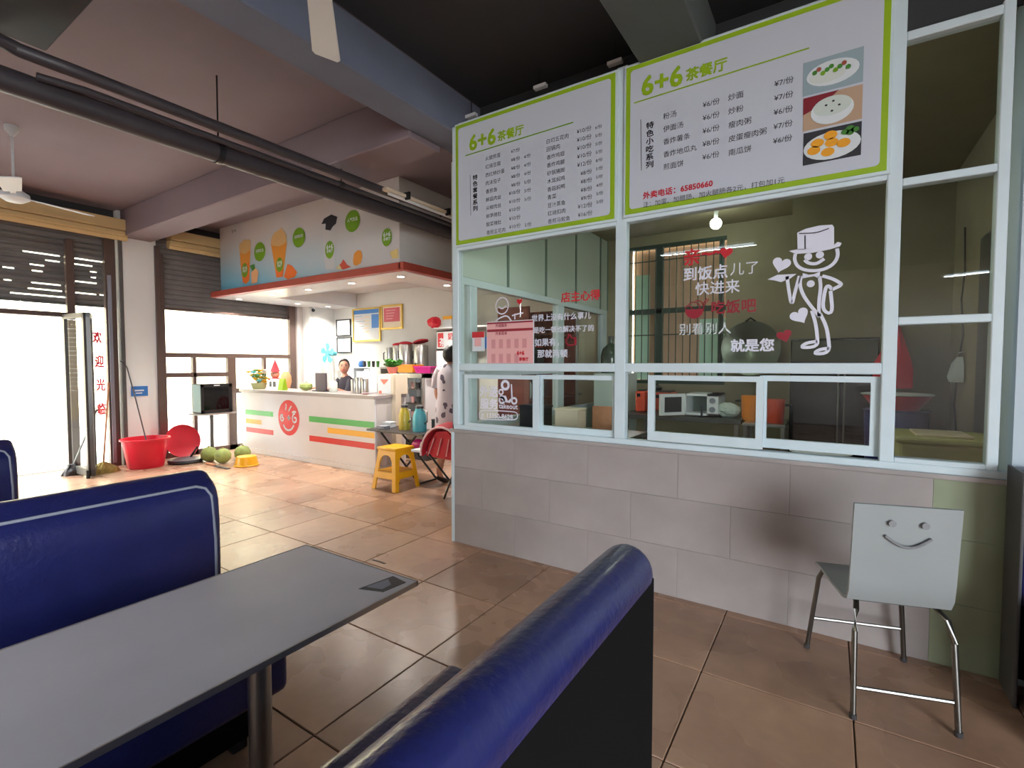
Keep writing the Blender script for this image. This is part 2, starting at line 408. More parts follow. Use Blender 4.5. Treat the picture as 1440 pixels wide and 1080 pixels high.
# ---- kitchen half wall with tiles
kgrout = mat('tile_joint', (138, 130, 127), .8)
lit_tile = mat('tile_green_light_tint', (140, 148, 122), .32, var=.15, scale=2.6)  # green cast, likely light on the wall's right end, put into the tile colour
kw = setting('wall_kitchen_front', (-.9, YK, 0))
B().box(-2.46, .66, YK+.012, YK+.13, 0, .872).obj('masonry', kgrout, kw)
tl = {}
def wtile(x0, x1, z0, z1):
    w = round(x1-x0, 3), round(z1-z0, 3)
    if w not in tl:
        bb = B(); bb.box(-w[0]/2+.0006, w[0]/2-.0006, -.006, .006, -w[1]/2+.0006, w[1]/2-.0006, bev=.0008, seg=1)
        tl[w] = bb.obj('wall_tile', 'marble', kw, world=False); o = tl[w]
    else: o = tl[w].copy(); COL.objects.link(o)
    o.parent = kw; o.matrix_parent_inverse = wm(kw).inverted(); o.location = ((x0+x1)/2, YK+.006, (z0+z1)/2)
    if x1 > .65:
        o.data = o.data.copy(); o.data.materials[0] = lit_tile  # right-end tiles carry the likely green light in their base colour
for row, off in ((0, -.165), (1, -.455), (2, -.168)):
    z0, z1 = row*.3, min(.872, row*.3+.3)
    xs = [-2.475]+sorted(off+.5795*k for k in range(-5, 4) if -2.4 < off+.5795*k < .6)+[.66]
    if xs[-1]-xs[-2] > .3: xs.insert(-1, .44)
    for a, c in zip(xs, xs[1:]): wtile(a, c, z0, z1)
B().box(-2.49, -2.46, YK-.004, YK+.13, 0, .872, bev=.003).obj('corner_trim', 'alu', kw)
B().box(-2.5, .67, YK-.022, YK+.15, .872, .895, bev=.004).obj('sill', 'marble', kw)

# ---- kitchen glazing (front screen)
FY0, FY1 = YK-.012, YK+.05
wk = setting('window_1', (-.9, YK, .9))
def bar(x0, x1, z0, z1, y0=FY0, y1=FY1, name='frame_bar', m='alu', par=None): return B().box(x0, x1, y0, y1, z0, z1, bev=.004, seg=1).obj(name, m, par or wk)
bar(-2.46, .66, .895, .93)
for x0, x1, z1 in ((-2.46, -2.405, 3.2), (-1.145, -1.075, 3.22), (.205, .262, 3.24), (.585, .625, 2.95)): bar(x0, x1, .93, z1)
bar(-2.405, -1.145, 1.35, 1.405); bar(-1.075, .205, 1.35, 1.405)
bar(-2.405, -1.145, 2.262, 2.29); bar(-1.075, .205, 2.272, 2.30)
bar(-2.405, -1.145, 3.19, 3.215); bar(-1.075, .205, 3.19, 3.215)
for z0, z1 in ((.93, .955), (1.585, 1.622), (2.232, 2.268), (2.895, 2.935)): bar(.262, .585, z0, z1)
def pane(x0, x1, z0, z1, y=YK+.02, name='glass_pane'): return B().box(x0, x1, y, y+.005, z0, z1).obj(name, 'kglass', wk)
pane(-2.405, -1.145, 1.405, 2.262); pane(-1.075, .205, 1.405, 2.272)
pane(.262, .585, .955, 1.585); pane(.262, .585, 1.622, 2.232); pane(.262, .585, 2.268, 2.895)
def sash(px0, px1, pyt, pyb, wl_, wr_, wt, wb_, y, label=None):
    """sliding sash, glass edges read off the photograph"""
    yp = y
    x0 = P(px0, 570, y=yp).x; x1 = P(px1, 570, y=yp).x; z1 = P((px0+px1)/2, pyt, y=yp).z; z0 = P((px0+px1)/2, pyb, y=yp).z
    s = B(); s.box(x0-wl_, x0, yp, yp+.025, z0-wb_, z1+wt); s.box(x1, x1+wr_, yp, yp+.025, z0-wb_, z1+wt)
    s.box(x0, x1, yp, yp+.025, z1, z1+wt); s.box(x0, x1, yp, yp+.025, z0-wb_, z0)
    o = s.obj('sliding_sash', 'alu', wk); B().box(x0, x1, yp+.01, yp+.015, z0, z1).obj('sash_glass', 'kglass', o)
    return o
sash(658, 749, 533, 598, .035, .05, .03, .06, YK-.008)
sash(762, 861, 534, 602, .045, .05, .03, .05, YK+.022)
sash(920, 1063, 536, 612, .04, .035, .03, .055, YK-.008)
sash(1078, 1224, 537, 622, .035, .055, .03, .05, YK+.022)
B().box(-.62, -.61, YK-.02, YK-.008, 1.1, 1.16, bev=.002).obj('sash_latch', 'black', wk)

# ---- kitchen left side: panel above, glazing below
ks = setting('window_2', (-2.5, 4.5, .9))
for k, (y0, y1) in enumerate(((3.02, 3.70), (3.71, 4.40), (4.41, 5.10), (5.11, 5.80), (5.81, 6.04))):
    B().box(-2.53, -2.45, y0, y1, 2.09, 2.98, bev=.003, seg=1).obj('wall_panel', 'kpanel', ks)
    B().box(-2.53, -2.443, y1-.012, y1+.022, 2.09, 2.98, bev=.002).obj('joint_strip', mat('green_grey_strip', (104, 120, 112), .5), ks)
def kbar(y0, y1, z0, z1): B().box(-2.52, -2.45, y0, y1, z0, z1, bev=.003, seg=1).obj('frame_bar', 'alu', ks)
kbar(3.01, 6.04, 2.03, 2.09); kbar(3.01, 3.08, .1, 2.03); kbar(3.16, 3.25, .9, 2.03); kbar(4.68, 4.82, .9, 2.03); kbar(5.9, 6.04, .1, 2.03); kbar(3.01, 6.04, .86, .92); kbar(3.25, 4.68, 1.30, 1.36)
for y0, y1, z0, z1 in ((3.08, 3.16, .92, 2.03), (3.25, 4.68, 1.36, 2.03), (3.25, 4.68, .92, 1.3), (4.82, 5.9, .92, 2.03)):
    B().box(-2.49, -2.485, y0, y1, z0, z1).obj('glass_pane', 'kglass', ks)
B().box(-2.52, -2.45, 3.09, 6.04, 0, .86).obj('lower_panel', 'kpanel', ks)
# kitchen ceiling and inner walls
kc = setting('ceiling_kitchen', (-.9, 4.5, 2.98))
B().box(-2.52, 1.0, 3.02, 6.05, 2.985, 3.04).obj('ceiling_board', 'kwall', kc)
B().box(-2.46, .66, 3.012, 3.019, 2.94, 3.1).obj('fascia', 'darkceil', kc)
ki = setting('wall_kitchen_inner', (.8, 4.5, 0))
B().box(.84, 1.0, 3.15, 6.05, 0, 2.98).obj('plaster', 'kwall', ki)
B().box(-.34, .84, 5.45, 6.05, 0, 2.98).obj('plaster', 'kwall', ki)
B().box(.832, .84, 4.05, 4.55, .05, 2.25, bev=.003).obj('door_panel', 'greyframe', ki)

# barred window in the kitchen back wall
w3 = setting('window_3', (-1.6, YB, 1.2))
B().box(-2.2, -1.02, 6.33, 6.35, 1.1, 2.9).obj('curtain', 'curtain', w3)
for x0, x1, z0, z1 in ((-2.17, -1.98, 1.2, 2.55), (-1.36, -1.05, 1.2, 1.95)): B().box(x0, x1, 6.305, 6.312, z0, z1).obj('frosted_pane', 'mint', w3)
for x0, x1, z0, z1 in ((-2.2, -1.02, 2.82, 2.86), (-2.2, -1.02, 1.16, 1.2), (-2.2, -1.02, 2.02, 2.08), (-1.82, -1.74, 1.2, 2.82), (-1.1, -1.05, 1.2, 2.82)):
    B().box(x0, x1, YB-.0, YB+.05, z0, z1).obj('frame_bar', 'gbar', w3)
for k in range(14):
    x = -2.15+k*.083; B().cyl((x, YB-.03, 1.2), (x, YB-.03, 2.82), .006, n=6).obj('window_rod', 'gbar', w3)
for z in (1.4, 1.75, 2.65): B().box(-2.2, -1.02, YB-.042, YB-.03, z, z+.012).obj('cross_rod', 'gbar', w3)

# ---- shop front: door opening and window
def frm(par, y0, y1, z0, z1, x0=-8.3, x1=-8.22, m='bframe', name='frame_bar'): return B().box(x0, x1, y0, y1, z0, z1, bev=.004, seg=1).obj(name, m, par)
dr = setting('door_1', (-8.26, 1.6, 0))
frm(dr, 2.6, 2.72, 0, 3.1); frm(dr, 2.2, 2.28, 0, 3.0); frm(dr, -1.1, 2.2, 2.0, 2.06); frm(dr, -1.1, -1.0, 0, 3.1)
B().box(-8.263, -8.257, 2.28, 2.6, .05, 3.0).obj('glass_pane', 'glass', dr); B().box(-8.263, -8.257, -1.0, 2.2, 2.06, 3.0).obj('glass_pane', 'glass', dr)
# open glass leaves folded inwards
def leaf(x0, y0, x1, y1, z0=.02, z1=2.03):
    a, c = Vector((x0, y0, 0)), Vector((x1, y1, 0)); L = (c-a).length; ang = math.atan2(c.y-a.y, c.x-a.x)
    s = B()
    for u0, u1, v0, v1 in ((0, .055, z0, z1), (L-.055, L, z0, z1), (0, L, z0, z0+.09), (0, L, z1-.06, z1)): s.box(u0, u1, -.02, .02, v0, v1)
    mt = Matrix.Translation(a) @ Matrix.Rotation(ang, 4, 'Z'); bmesh.ops.transform(s.bm, matrix=mt, verts=s.bm.verts[:])
    o = s.obj('door_leaf', 'greyframe', dr)
    s = B(); s.box(.05, L-.05, -.003, .003, z0+.08, z1-.05); bmesh.ops.transform(s.bm, matrix=mt, verts=s.bm.verts[:]); s.obj('door_glass', glass_mat('door_glass', (.98, .99, .98), 1.12), o)
    return o
leaf(-8.22, 2.16, -7.62, 2.2); leaf(-7.60, 2.22, -7.93, 2.34)
B().cyl((-7.60, 2.17, 0), (-7.60, 2.17, .1), .02, n=10).obj('door_pin', 'black', dr)
M['letter_red'] = mat('letter_red', (250, 70, 100), .4); mat_letter = 'letter_red'
for s_, px, py in (('欢', 131, 474), ('迎', 134, 508), ('光', 136, 541), ('临', 138, 575)):
    write(s_, (px, py+7), (px+12, py+7.8), ('x', -8.25), mat_letter, dr, 'door_lettering', hgt=.17, bold=.05)
B().box(-8.24, -8.2, 2.62, 2.66, .05, 2.6).obj('frame_strip', 'piping', dr)
wn = setting('window_4', (-8.26, 4.3, 0))
for y0, y1, z0, z1 in ((3.235, 3.3, 0, 3.0), (5.28, 5.4, 0, 3.0), (3.3, 5.28, 1.5, 1.57), (3.3, 4.19, 1.2, 1.27), (4.3, 5.28, .92, 1.0), (3.3, 5.28, 0, .08)): frm(wn, y0, y1, z0, z1)
frm(wn, 4.18, 4.31, 0, 1.5); frm(wn, 3.66, 3.71, 0, 1.5); frm(wn, 4.78, 4.83, .0, 1.5); frm(wn, 3.3, 5.28, 2.2, 2.235)
for y0, y1, z0, z1 in ((3.3, 5.28, 1.57, 2.2), (3.3, 3.66, 1.27, 1.5), (3.71, 4.18, 1.27, 1.5), (4.31, 4.78, 1.0, 1.5), (4.83, 5.28, 1.0, 1.5), (3.3, 3.66, .08, 1.2), (3.71, 4.18, .08, 1.2), (4.31, 4.78, .08, .92), (4.83, 5.28, .08, .92)):
    B().box(-8.263, -8.257, y0, y1, z0, z1).obj('glass_pane', 'glass', wn)
# roller shutters: each slat a part, light slits punched where the photograph shows them
def shutter(y0, y1, ztop, zbot, slits, label):
    t = thing('roller_shutter', label, 'shutter', (-8.36, (y0+y1)/2, zbot))
    n = int((ztop-zbot)/.075); xx = -8.38
    for k in range(n):
        z0 = zbot+k*.075; s = B(); a = z0+.062
        poly = [(xx, z0), (xx+.014, z0+.012), (xx+.014, z0+.05), (xx, a), (xx-.006, a), (xx-.006, z0)]
        s.prism([(p[0], p[1]) for p in poly], 'y', y0, y1)
        ys = y0; 
        for (sa, sb) in sorted(slits.get(k, [])):
            s.box(xx-.006, xx+.001, ys, sa, a, a+.013); ys = sb
        s.box(xx-.006, xx+.001, ys, y1, a, a+.013)
        s.obj('slat', 'shutter', t)
    B().box(-8.39, -8.355, y0, y1, zbot-.03, zbot, bev=.004).obj('bottom_rail', 'greyframe', t)
    return t
def sl(*prs):
    out = {}
    for x0, x1, py in prs:
        a, c = P(x0, py, x=-8.38), P(x1, py+ (x1-x0)*.09, x=-8.38); k = int(round((a.z-.068-2.2)/.075)); out.setdefault(k, []).append((a.y, c.y))
    return out
shutter(-1.0, 2.7, 3.42, 2.2, sl((32, 84, 355), (64, 84, 368), (42, 62, 375), (45, 60, 384), (44, 85, 393), (39, 87, 401), (14, 95, 408), (4, 20, 379), (5, 16, 389), (105, 146, 365), (105, 130, 374), (127, 136, 385), (128, 135, 393), (106, 136, 399), (106, 135, 408), (140, 147, 411)), 'roller shutter above the open entrance door with bright light slits')
shutter(3.2, 5.42, 3.42, 2.24, {}, 'plain roller shutter above the window beside the counter')
for y0, y1, lb in ((-1.0, 2.82, 'tan shutter housing above the open entrance door'), (3.32, 5.45, 'tan shutter housing left of the drinks sign')):
    t = thing('shutter_housing', lb, 'shutter box', (-8.1, (y0+y1)/2, 3.1))
    for z0, z1, x1 in ((3.2, 3.345, -8.02), (3.13, 3.195, -8.04)):
        B().box(-8.17, x1, y0, y1, z0, z1, bev=.012).obj('housing_board', 'sbox', t)
    B().cyl((-8.12, y0, 3.12), (-8.12, y1, 3.12), .045, n=16).obj('housing_roll', 'sbox', t)

# ---- outside
ex = setting('ground_outside', (-11, 1, 0))
B().box(-30, -8.6, -20, 20, -.12, -.02).obj('pavement', 'concrete', ex); B().box(4.2, 30, -25, 15, -.12, -.02).obj('pavement', 'concrete', ex)
eb = tag(thing('building', 'cream building with a closed roller door across the street', 'building', (-14, 1, 0)))
B().box(-16, -14, -12, 18, 2.9, 7).obj('wall', 'cfacade', eb); B().box(-16, -14, -12, -1.5, 0, 2.9).obj('wall', 'cfacade', eb); B().box(-16, -14, 5.2, 18, 0, 2.9).obj('wall', 'cfacade', eb)
for k in range(24): B().box(-14.2, -14.16-.02*(k % 2), -1.5, 5.2, k*.1, k*.1+.096, bev=.01, seg=1).obj('shutter_slat', 'rollup', eb)
B().box(-14.3, -13.95, -1.5, 5.2, 2.42, 2.9, bev=.02).obj('roller_box', 'rollup', eb)
B().box(-14.05, -13.9, -12, 18, 0, .12).obj('step', 'concrete', eb)
# ================================================================ SOFFIT, SIGN, CEILING SERVICES
sf = setting('trim_1', (-6, 4.3, 2.44))   # lowered soffit over the counter
B().box(-8.18, -4.05, 4.0, 4.52, 2.44, 2.5).obj('soffit_board', 'white', sf)
B().box(-4.6, -4.05, 4.52, 6.04, 2.44, 2.5).obj('soffit_board', 'white', sf)
B().box(-8.18, -7.35, 4.52, 6.04, 2.44, 2.5).obj('soffit_board', 'white', sf)
for x0, x1, y0, y1 in ((-7.4, -4.55, 4.5, 4.54), (-7.37, -7.33, 4.54, 6.04), (-4.62, -4.58, 4.54, 6.04)): B().box(x0, x1, y0, y1, 2.44, 2.68).obj('soffit_upstand', 'white', sf)
B().box(-7.33, -4.62, 4.54, 6.04, 2.68, 2.72).obj('soffit_ceiling', 'greywall', sf)
B().box(-8.18, -4.02, 3.92, 4.0, 2.445, 2.53, bev=.004).obj('red_edge', 'redtrim', sf); B().box(-4.05, -3.97, 3.92, 6.04, 2.446, 2.531, bev=.004).obj('red_edge', 'redtrim', sf)
B().box(-4.16, -4.1, 4.0, 6.05, 2.5, 3.5).obj('side_panel', 'greywall', sf)

sg = thing('drinks_sign', 'wide printed drinks banner above the red soffit edge over the counter', 'sign', (-6, 4.0, 2.53))
SY = 3.985
def sign_bg():
    m = bpy.data.materials.new('banner_print'); m.use_nodes = True; nt = m.node_tree; b_ = nt.nodes['Principled BSDF']; N = nt.nodes.new; L = nt.links.new
    g = N('ShaderNodeTexCoord'); sp = N('ShaderNodeSeparateXYZ'); L(g.outputs['Object'], sp.inputs[0])
    ns = N('ShaderNodeTexNoise'); ns.inputs['Scale'].default_value = 1.1; ns.inputs['Detail'].default_value = 2; L(g.outputs['Object'], ns.inputs['Vector'])
    a = N('ShaderNodeMapRange'); a.inputs[1].default_value = 3.3; a.inputs[2].default_value = 2.55; L(sp.outputs[2], a.inputs[0])
    c = N('ShaderNodeMapRange'); c.inputs[1].default_value = -4.4; c.inputs[2].default_value = -7.2; L(sp.outputs[0], c.inputs[0])
    mu = N('ShaderNodeMath'); mu.operation = 'MULTIPLY'; L(a.outputs[0], mu.inputs[0]); L(c.outputs[0], mu.inputs[1])
    m2 = N('ShaderNodeMath'); m2.operation = 'MULTIPLY_ADD'; L(ns.outputs[0], m2.inputs[0]); m2.inputs[1].default_value = .7; m2.inputs[2].default_value = -.3
    ad = N('ShaderNodeMath'); ad.operation = 'ADD'; ad.use_clamp = True; L(mu.outputs[0], ad.inputs[0]); L(m2.outputs[0], ad.inputs[1])
    cr = N('ShaderNodeValToRGB'); cr.color_ramp.elements[0].color = (*lin((206, 196, 192)), 1); cr.color_ramp.elements[1].color = (*lin((110, 178, 204)), 1)
    L(ad.outputs[0], cr.inputs[0]); L(cr.outputs[0], b_.inputs['Base Color']); b_.inputs['Roughness'].default_value = .45; return m
B().box(-8.0, -4.1, 3.99, 4.0, 2.53, 3.5).obj('banner', sign_bg(), sg)
S = ('y', SY)
def sq(ox, oy, k): return lambda x, y: (ox+x*k, oy+y*k)
a_ = sq(320, 270, .1296); c_ = sq(440, 270, .12037)
def fp(pts, q, m, nm, dy=0): return flat([pxpoly([q(*p) for p in pts], (S[0], S[1]-dy))], (S[0], S[1]-dy), m, sg, nm)
amber = mat('print_amber', (214, 138, 50), .45); amber2 = mat('print_orange', (226, 110, 40), .45); foam = mat('print_foam', (206, 164, 110), .45); cup = mat('print_pale_cup', (196, 194, 196), .45); peach = mat('print_peach', (232, 170, 120), .45)
fp([(128, 560), (250, 540), (236, 960), (200, 1000), (165, 980), (140, 780)], a_, amber, 'printed_drink'); fp([(128, 570), (180, 515), (245, 520), (250, 620), (190, 680), (128, 650)], a_, foam, 'printed_foam', .001)
fp([(150, 780), (236, 770), (230, 960), (200, 995), (165, 980)], a_, amber2, 'printed_tea', .001)
fp([(255, 880), (300, 820), (335, 860), (320, 980), (262, 1000)], a_, peach, 'printed_fruit'); fp([(240, 800), (290, 780), (300, 830), (270, 860)], a_, 'leaf', 'printed_leaf', .001)
fp([(470, 560), (645, 530), (600, 920), (530, 930)], a_, amber, 'printed_drink'); fp([(470, 520), (500, 450), (585, 390), (640, 470), (636, 550), (560, 590), (480, 580)], a_, foam, 'printed_foam', .001)
fp([(520, 850), (606, 840), (600, 920), (532, 930)], a_, amber2, 'printed_tea', .001); fp([(610, 920), (650, 780), (700, 800), (755, 870), (730, 920), (655, 950)], a_, amber2, 'printed_fruit')
fp([(105, 380), (265, 370), (245, 900), (150, 905)], c_, cup, 'printed_drink'); fp([(100, 375), (130, 310), (215, 262), (285, 290), (270, 370), (235, 400), (205, 450), (145, 440), (150, 370)], c_, 'ink', 'printed_berries', .001)
fp([(270, 890), (330, 830), (355, 785), (400, 850), (445, 875), (360, 905)], c_, mat('print_melon_red', (190, 70, 50), .45), 'printed_fruit'); fp([(268, 895), (310, 850), (340, 905)], c_, mat('print_melon_pale', (214, 200, 140), .45), 'printed_fruit', .001)
fp([(468, 800), (480, 720), (520, 680), (560, 685), (578, 750), (560, 830), (510, 862), (475, 850)], c_, amber, 'printed_fruit'); fp([(760, 560), (900, 520), (905, 780), (780, 790)], c_, cup, 'printed_drink')
fp([(895, 700), (990, 660), (998, 770), (930, 780)], c_, mat('print_melon_gold', (216, 190, 120), .45), 'printed_fruit')
for q, cx, cy, rx, ry, s_ in ((a_, 348, 648, 60, 104, '招牌饮品'), (a_, 772, 494, 66, 108, '招牌奶茶'), (c_, 462, 340, 86, 128, '人气饮品')):
    ctr = uv(*q(cx, cy), S); e0 = uv(*q(cx-rx, cy), S); e1 = uv(*q(cx, cy-ry), S)
    flat([ell(ctr[0], ctr[1], ctr[0]-e0[0], e1[1]-ctr[1])], S, 'dgreen', sg, 'green_badge'); write(s_, q(cx-rx*.7, cy+12), q(cx+rx*.7, cy+4), ('y', SY-.002), 'print', sg, 'badge_lettering', bold=.02)
for q, cx, cy, r in ((a_, 188, 850, 34), (a_, 565, 790, 36), (c_, 196, 675, 52), (c_, 864, 530, 58)):
    ctr = uv(*q(cx, cy), S); e0 = uv(*q(cx-r, cy), S); rr = ctr[0]-e0[0]
    flat([ell(*ctr, rr, rr*1.25)], ('y', SY-.002), 'dgreen', sg, 'cup_badge')
    write('6+6', q(cx-r*.7, cy-2), q(cx+r*.7, cy-6), ('y', SY-.004), 'print', sg, 'badge_lettering', bold=.03); write('茶餐厅', q(cx-r*.7, cy+r*.7), q(cx+r*.7, cy+r*.6), ('y', SY-.004), 'print', sg, 'badge_lettering', bold=.02)
write('6+6', (326, 328), (332, 327), S, 'dgrey', sg, 'small_lettering')

# recessed downlights: real lamps
spots = [(-7.95, 4.24), (-7.02, 4.24), (-6.12, 4.22), (-5.18, 4.2), (-4.3, 4.2), (-4.27, 5.0), (-7.7, 5.1), (-7.62, 5.65)]
place = ['first from the shop front in the front row', 'second from the shop front in the front row', 'middle one of the front row', 'fourth from the shop front in the front row', 'at the outer corner of the soffit', 'on the right arm of the soffit', 'on the left arm of the soffit near the window', 'on the left arm of the soffit near the back wall']
for (x, y), p in zip(spots, place):
    t = thing('downlight', 'round recessed downlight, '+p, 'lamp', (x, y, 2.44), group='downlights in the soffit')
    B().lathe([(.055, 0), (.062, -.006), (.045, -.008), (.042, 0)], (x, y, 2.44), 20).obj('rim', 'white', t, smooth=True)
    B().lathe([(.042, -.001), (.03, -.004), (0, -.005)], (x, y, 2.44), 20).obj('lamp_lens', emat('downlight_glow', (255, 240, 218), 22), t)
    d = bpy.data.lights.new('downlight_beam', 'SPOT'); d.energy = 95; d.color = (1, .94, .86); d.spot_size = math.radians(140); d.spot_blend = .7; d.shadow_soft_size = .04
    o = bpy.data.objects.new('downlight_beam', d); COL.objects.link(o); adopt(o, t, False); o.location = (0, 0, -.012)

# pipes under the ceiling
def pipe(name, label, pts, r, hangers=(), m='pipe'):
    t = thing(name, label, 'pipe', pts[0]); B().tube(pts, r, 14).obj('pipe_run', m, t, smooth=True)
    for y in hangers:
        s = B(); x, z = pts[1][0], pts[1][2]
        s.cyl((x, y, z+r), (x, y, 3.5), .006, n=6); s.cyl((x, y-.02, z), (x, y+.02, z), r+.008, n=14); s.obj('hanger', 'black', t, smooth=True)
    return t
pipe('ceiling_pipe', 'thick dark pipe running under the ceiling, the lowest of three', [(-3.8, -4.5, 2.944), (-3.8, .5, 2.944), (-3.8, 6.0, 2.944)], .068, (1.9, 5.0))
pipe('ceiling_pipe', 'thinner dark pipe with an elbow, just above the thick one', [(-4.2, .62, 3.2), (-3.8, .7, 3.16), (-3.64, .82, 3.06), (-3.6, 1.05, 3.045), (-3.6, 6.0, 3.045)], .036)
pipe('cable_conduit', 'narrow conduit between the two dark pipes and the ceiling', [(-3.72, .9, 2.99), (-3.7, 1.1, 3.0), (-3.7, 6.0, 3.0)], .022, (2.9,))
t = thing('tube_light', 'pale tube light fixed along the dark pipes near the drinks banner', 'lamp', (-3.52, 3.7, 3.02))
B().box(-3.56, -3.5, 3.25, 4.55, 3.02, 3.05, bev=.004).obj('lamp_body', 'cream', t); B().cyl((-3.53, 3.3, 3.005), (-3.53, 4.5, 3.005), .014, n=10).obj('lamp_tube', 'white', t, smooth=True)
for y in (3.5, 4.1): B().box(-3.6, -3.46, y, y+.02, 3.0, 3.07).obj('lamp_clip', 'black', t)

for i, (px, py) in enumerate(((663, 163), (760, 122), (865, 88))):
    p = P(px, py, y=3.12); t = thing('beam_clip', 'small white clip above the left menu board, '+['leftmost', 'middle', 'rightmost'][i]+' of three', 'clip', (p.x, 3.12, p.z), group='clips above the left menu board')
    B().box(p.x-.05, p.x+.05, 3.1, 3.14, p.z-.012, p.z+.012, bev=.004).obj('clip_bar', 'white', t); B().cyl((p.x, 3.12, p.z), (p.x, 3.12, 3.5), .004, n=6).obj('wire', 'black', t)
# ceiling fans
def fan(label, x, y, zc, zh, ang, L, w):
    t = thing('ceiling_fan', label, 'fan', (x, y, zc))
    B().lathe([(.0, 0), (.05, 0), (.045, -.04), (.015, -.09), (0, -.09)], (x, y, zc), 20).obj('canopy', 'print', t, smooth=True)
    B().cyl((x, y, zc-.08), (x, y, zh+.05), .011, n=10).obj('rod', 'print', t, smooth=True)
    B().lathe([(0, .06), (.05, .055), (.1, .02), (.105, -.02), (.06, -.05), (0, -.055)], (x, y, zh), 24).obj('motor', 'print', t, smooth=True)
    for k in range(3):
        a = ang+k*2*PI/3; s = B(); s.box(.09, .2, -.02, .02, -.004, .004)
        bmesh.ops.transform(s.bm, matrix=Matrix.Translation((0, 0, 0)), verts=s.bm.verts[:])
        pts = [(.17, -w*.36), (L-.02, -w/2), (L, -w*.4), (L, w*.4), (L-.02, w/2), (.17, w*.36)]
        s.prism(pts, 'z', -.003, .004)
        bmesh.ops.transform(s.bm, matrix=Matrix.Translation((x, y, zh)) @ Matrix.Rotation(a, 4, 'Z') @ Matrix.Rotation(math.radians(12), 4, 'X'), verts=s.bm.verts[:])
        s.obj('blade', 'print', t)
    return t
fan('white ceiling fan on a long rod near the shutter', -6.11, 1.3, 3.5, 2.89, math.radians(105), .6, .16)
fan('white ceiling fan nearest, one blade hanging into the top of view', -1.6, 1.15, 3.5, 2.9, math.radians(140), .66, .13)

# ================================================================ MENU BOARDS
def board(name, label, x0, x1, z0, z1):
    t = thing(name, label, 'menu board', ((x0+x1)/2, YK, z0))
    B().box(x0, x1, YK-.03, YK+.01, z0, z1, bev=.003, seg=1).obj('board_frame', 'alu', t)
    e = .016; B().box(x0+e, x1-e, YK-.036, YK-.03, z0+e, z1-e).obj('green_border', 'green', t)
    g = .043; r = .02; pts = []
    for (cx, cz, s0) in ((x1-g-r, z1-g-r, 0), (x0+g+r, z1-g-r, 1), (x0+g+r, z0+g+r, 2), (x1-g-r, z0+g+r, 3)):
        for k in range(5): a = (s0+k/4)*PI/2; pts.append((cx+r*math.cos(a), cz+r*math.sin(a)))
    B().prism(pts, 'y', YK-.039, YK-.034).obj('board_face', 'boardface', t)
    return t
PB = ('y', YK-.041)
b1 = board('menu_board', 'left menu board with a long two-column list of set meals', -2.42, -1.13, 2.285, 3.2)
b2 = board('menu_board', 'right menu board with three food photographs', -1.09, .215, 2.295, 3.2)
write('6+6', (660.5, 212), (696.6, 203.5), PB, 'green', b1, 'heading', bold=.028); write('茶餐厅', (700, 198), (736, 188), PB, 'green', b1, 'heading', bold=.03)
strokes([[(654.5, 219), (806, 172)]], .008, PB, 'dgreen', b1, 'rule_line'); write_col('特色套餐系列', (665, 246), (671.5, 297), PB, 'ink', b1, 'side_heading', bold=.06)
strokes([[(661, 246), (662, 303)]], .003, PB, 'ink', b1, 'rule_line')
def rows(par, items, L0, Lw, Ln, pr0, prw, prn, p2=None):
    """L0/Ln: baseline of the first/last name, pixel; Lw: pixel advance per character"""
    n = len(items)
    for i, (nm, a, c) in enumerate(items):
        f = i/(n-1); x = L0[0]+(Ln[0]-L0[0])*f; y = L0[1]+(Ln[1]-L0[1])*f
        write(nm, (x, y), (x+Lw*len(nm), y-Lw*len(nm)*.27), PB, 'ink', par, 'menu_line')
        x = pr0[0]+(prn[0]-pr0[0])*f; y = pr0[1]+(prn[1]-pr0[1])*f; w = prw*(1.28 if len(a) > 1 and prw < 18 else 1); x -= (w-prw)
        write('¥'+a+'/份', (x, y), (x+w, y-w*.25), PB, 'ink', par, 'menu_price')
        if c:
            x = p2[0][0]+(p2[1][0]-p2[0][0])*f; y = p2[0][1]+(p2[1][1]-p2[0][1])*f
            write(c+'/份', (x, y), (x+9.5, y-2.3), PB, 'ink', par, 'menu_price')
rows(b1, [('火腿煎蛋', '7', ''), ('红烧豆腐', '8', '4'), ('西红柿炒蛋', '8', '4'), ('肉沫茄子', '8', '4'), ('香煎鱼', '8', '5'), ('鲜菇肉丝', '10', '5'), ('尖椒肉丝', '10', '5'), ('鲜笋猪肚', '10', ''), ('酸菜猪肚', '10', ''), ('香煎五花肉', '10', '5')],
     (682.5, 226), 5.3, (684, 330), (718.5, 215.8), 12.5, (719.5, 322), ((736.5, 211), (738, 319)))
rows(b1, [('白切五花肉', '10', '6'), ('回锅肉', '10', '5'), ('香炸鸡翅', '10', '5'), ('香炸鸡腿', '10', '5'), ('砂锅猪脚', '12', '8'), ('木耳焖鸡', '8', '5'), ('香菇焖鸭', '8', '5'), ('青菜', '8', '4'), ('豆汁蒸鱼', '9', '5'), ('红烧扣肉', '12', '5'), ('香煎马鲛鱼', '16', '')],
     (768.5, 202), 6.2, (770.5, 314.5), (815.5, 188.3), 16, (817, 305.5), ((837, 181.8), (839, 298)))
write('6+6', (903, 135), (959, 120.5), PB, 'green', b2, 'heading', bold=.028); write('茶餐厅', (964.7, 113.4), (1022, 97.6), PB, 'green', b2, 'heading', bold=.03)
strokes([[(891.5, 145), (1138, 67.4)]], .008, PB, 'green', b2, 'rule_line'); write_col('特色小吃系列', (909, 172), (918.5, 236), PB, 'ink', b2, 'side_heading', bold=.06)
strokes([[(901, 168), (902, 240)]], .003, PB, 'ink', b2, 'rule_line')
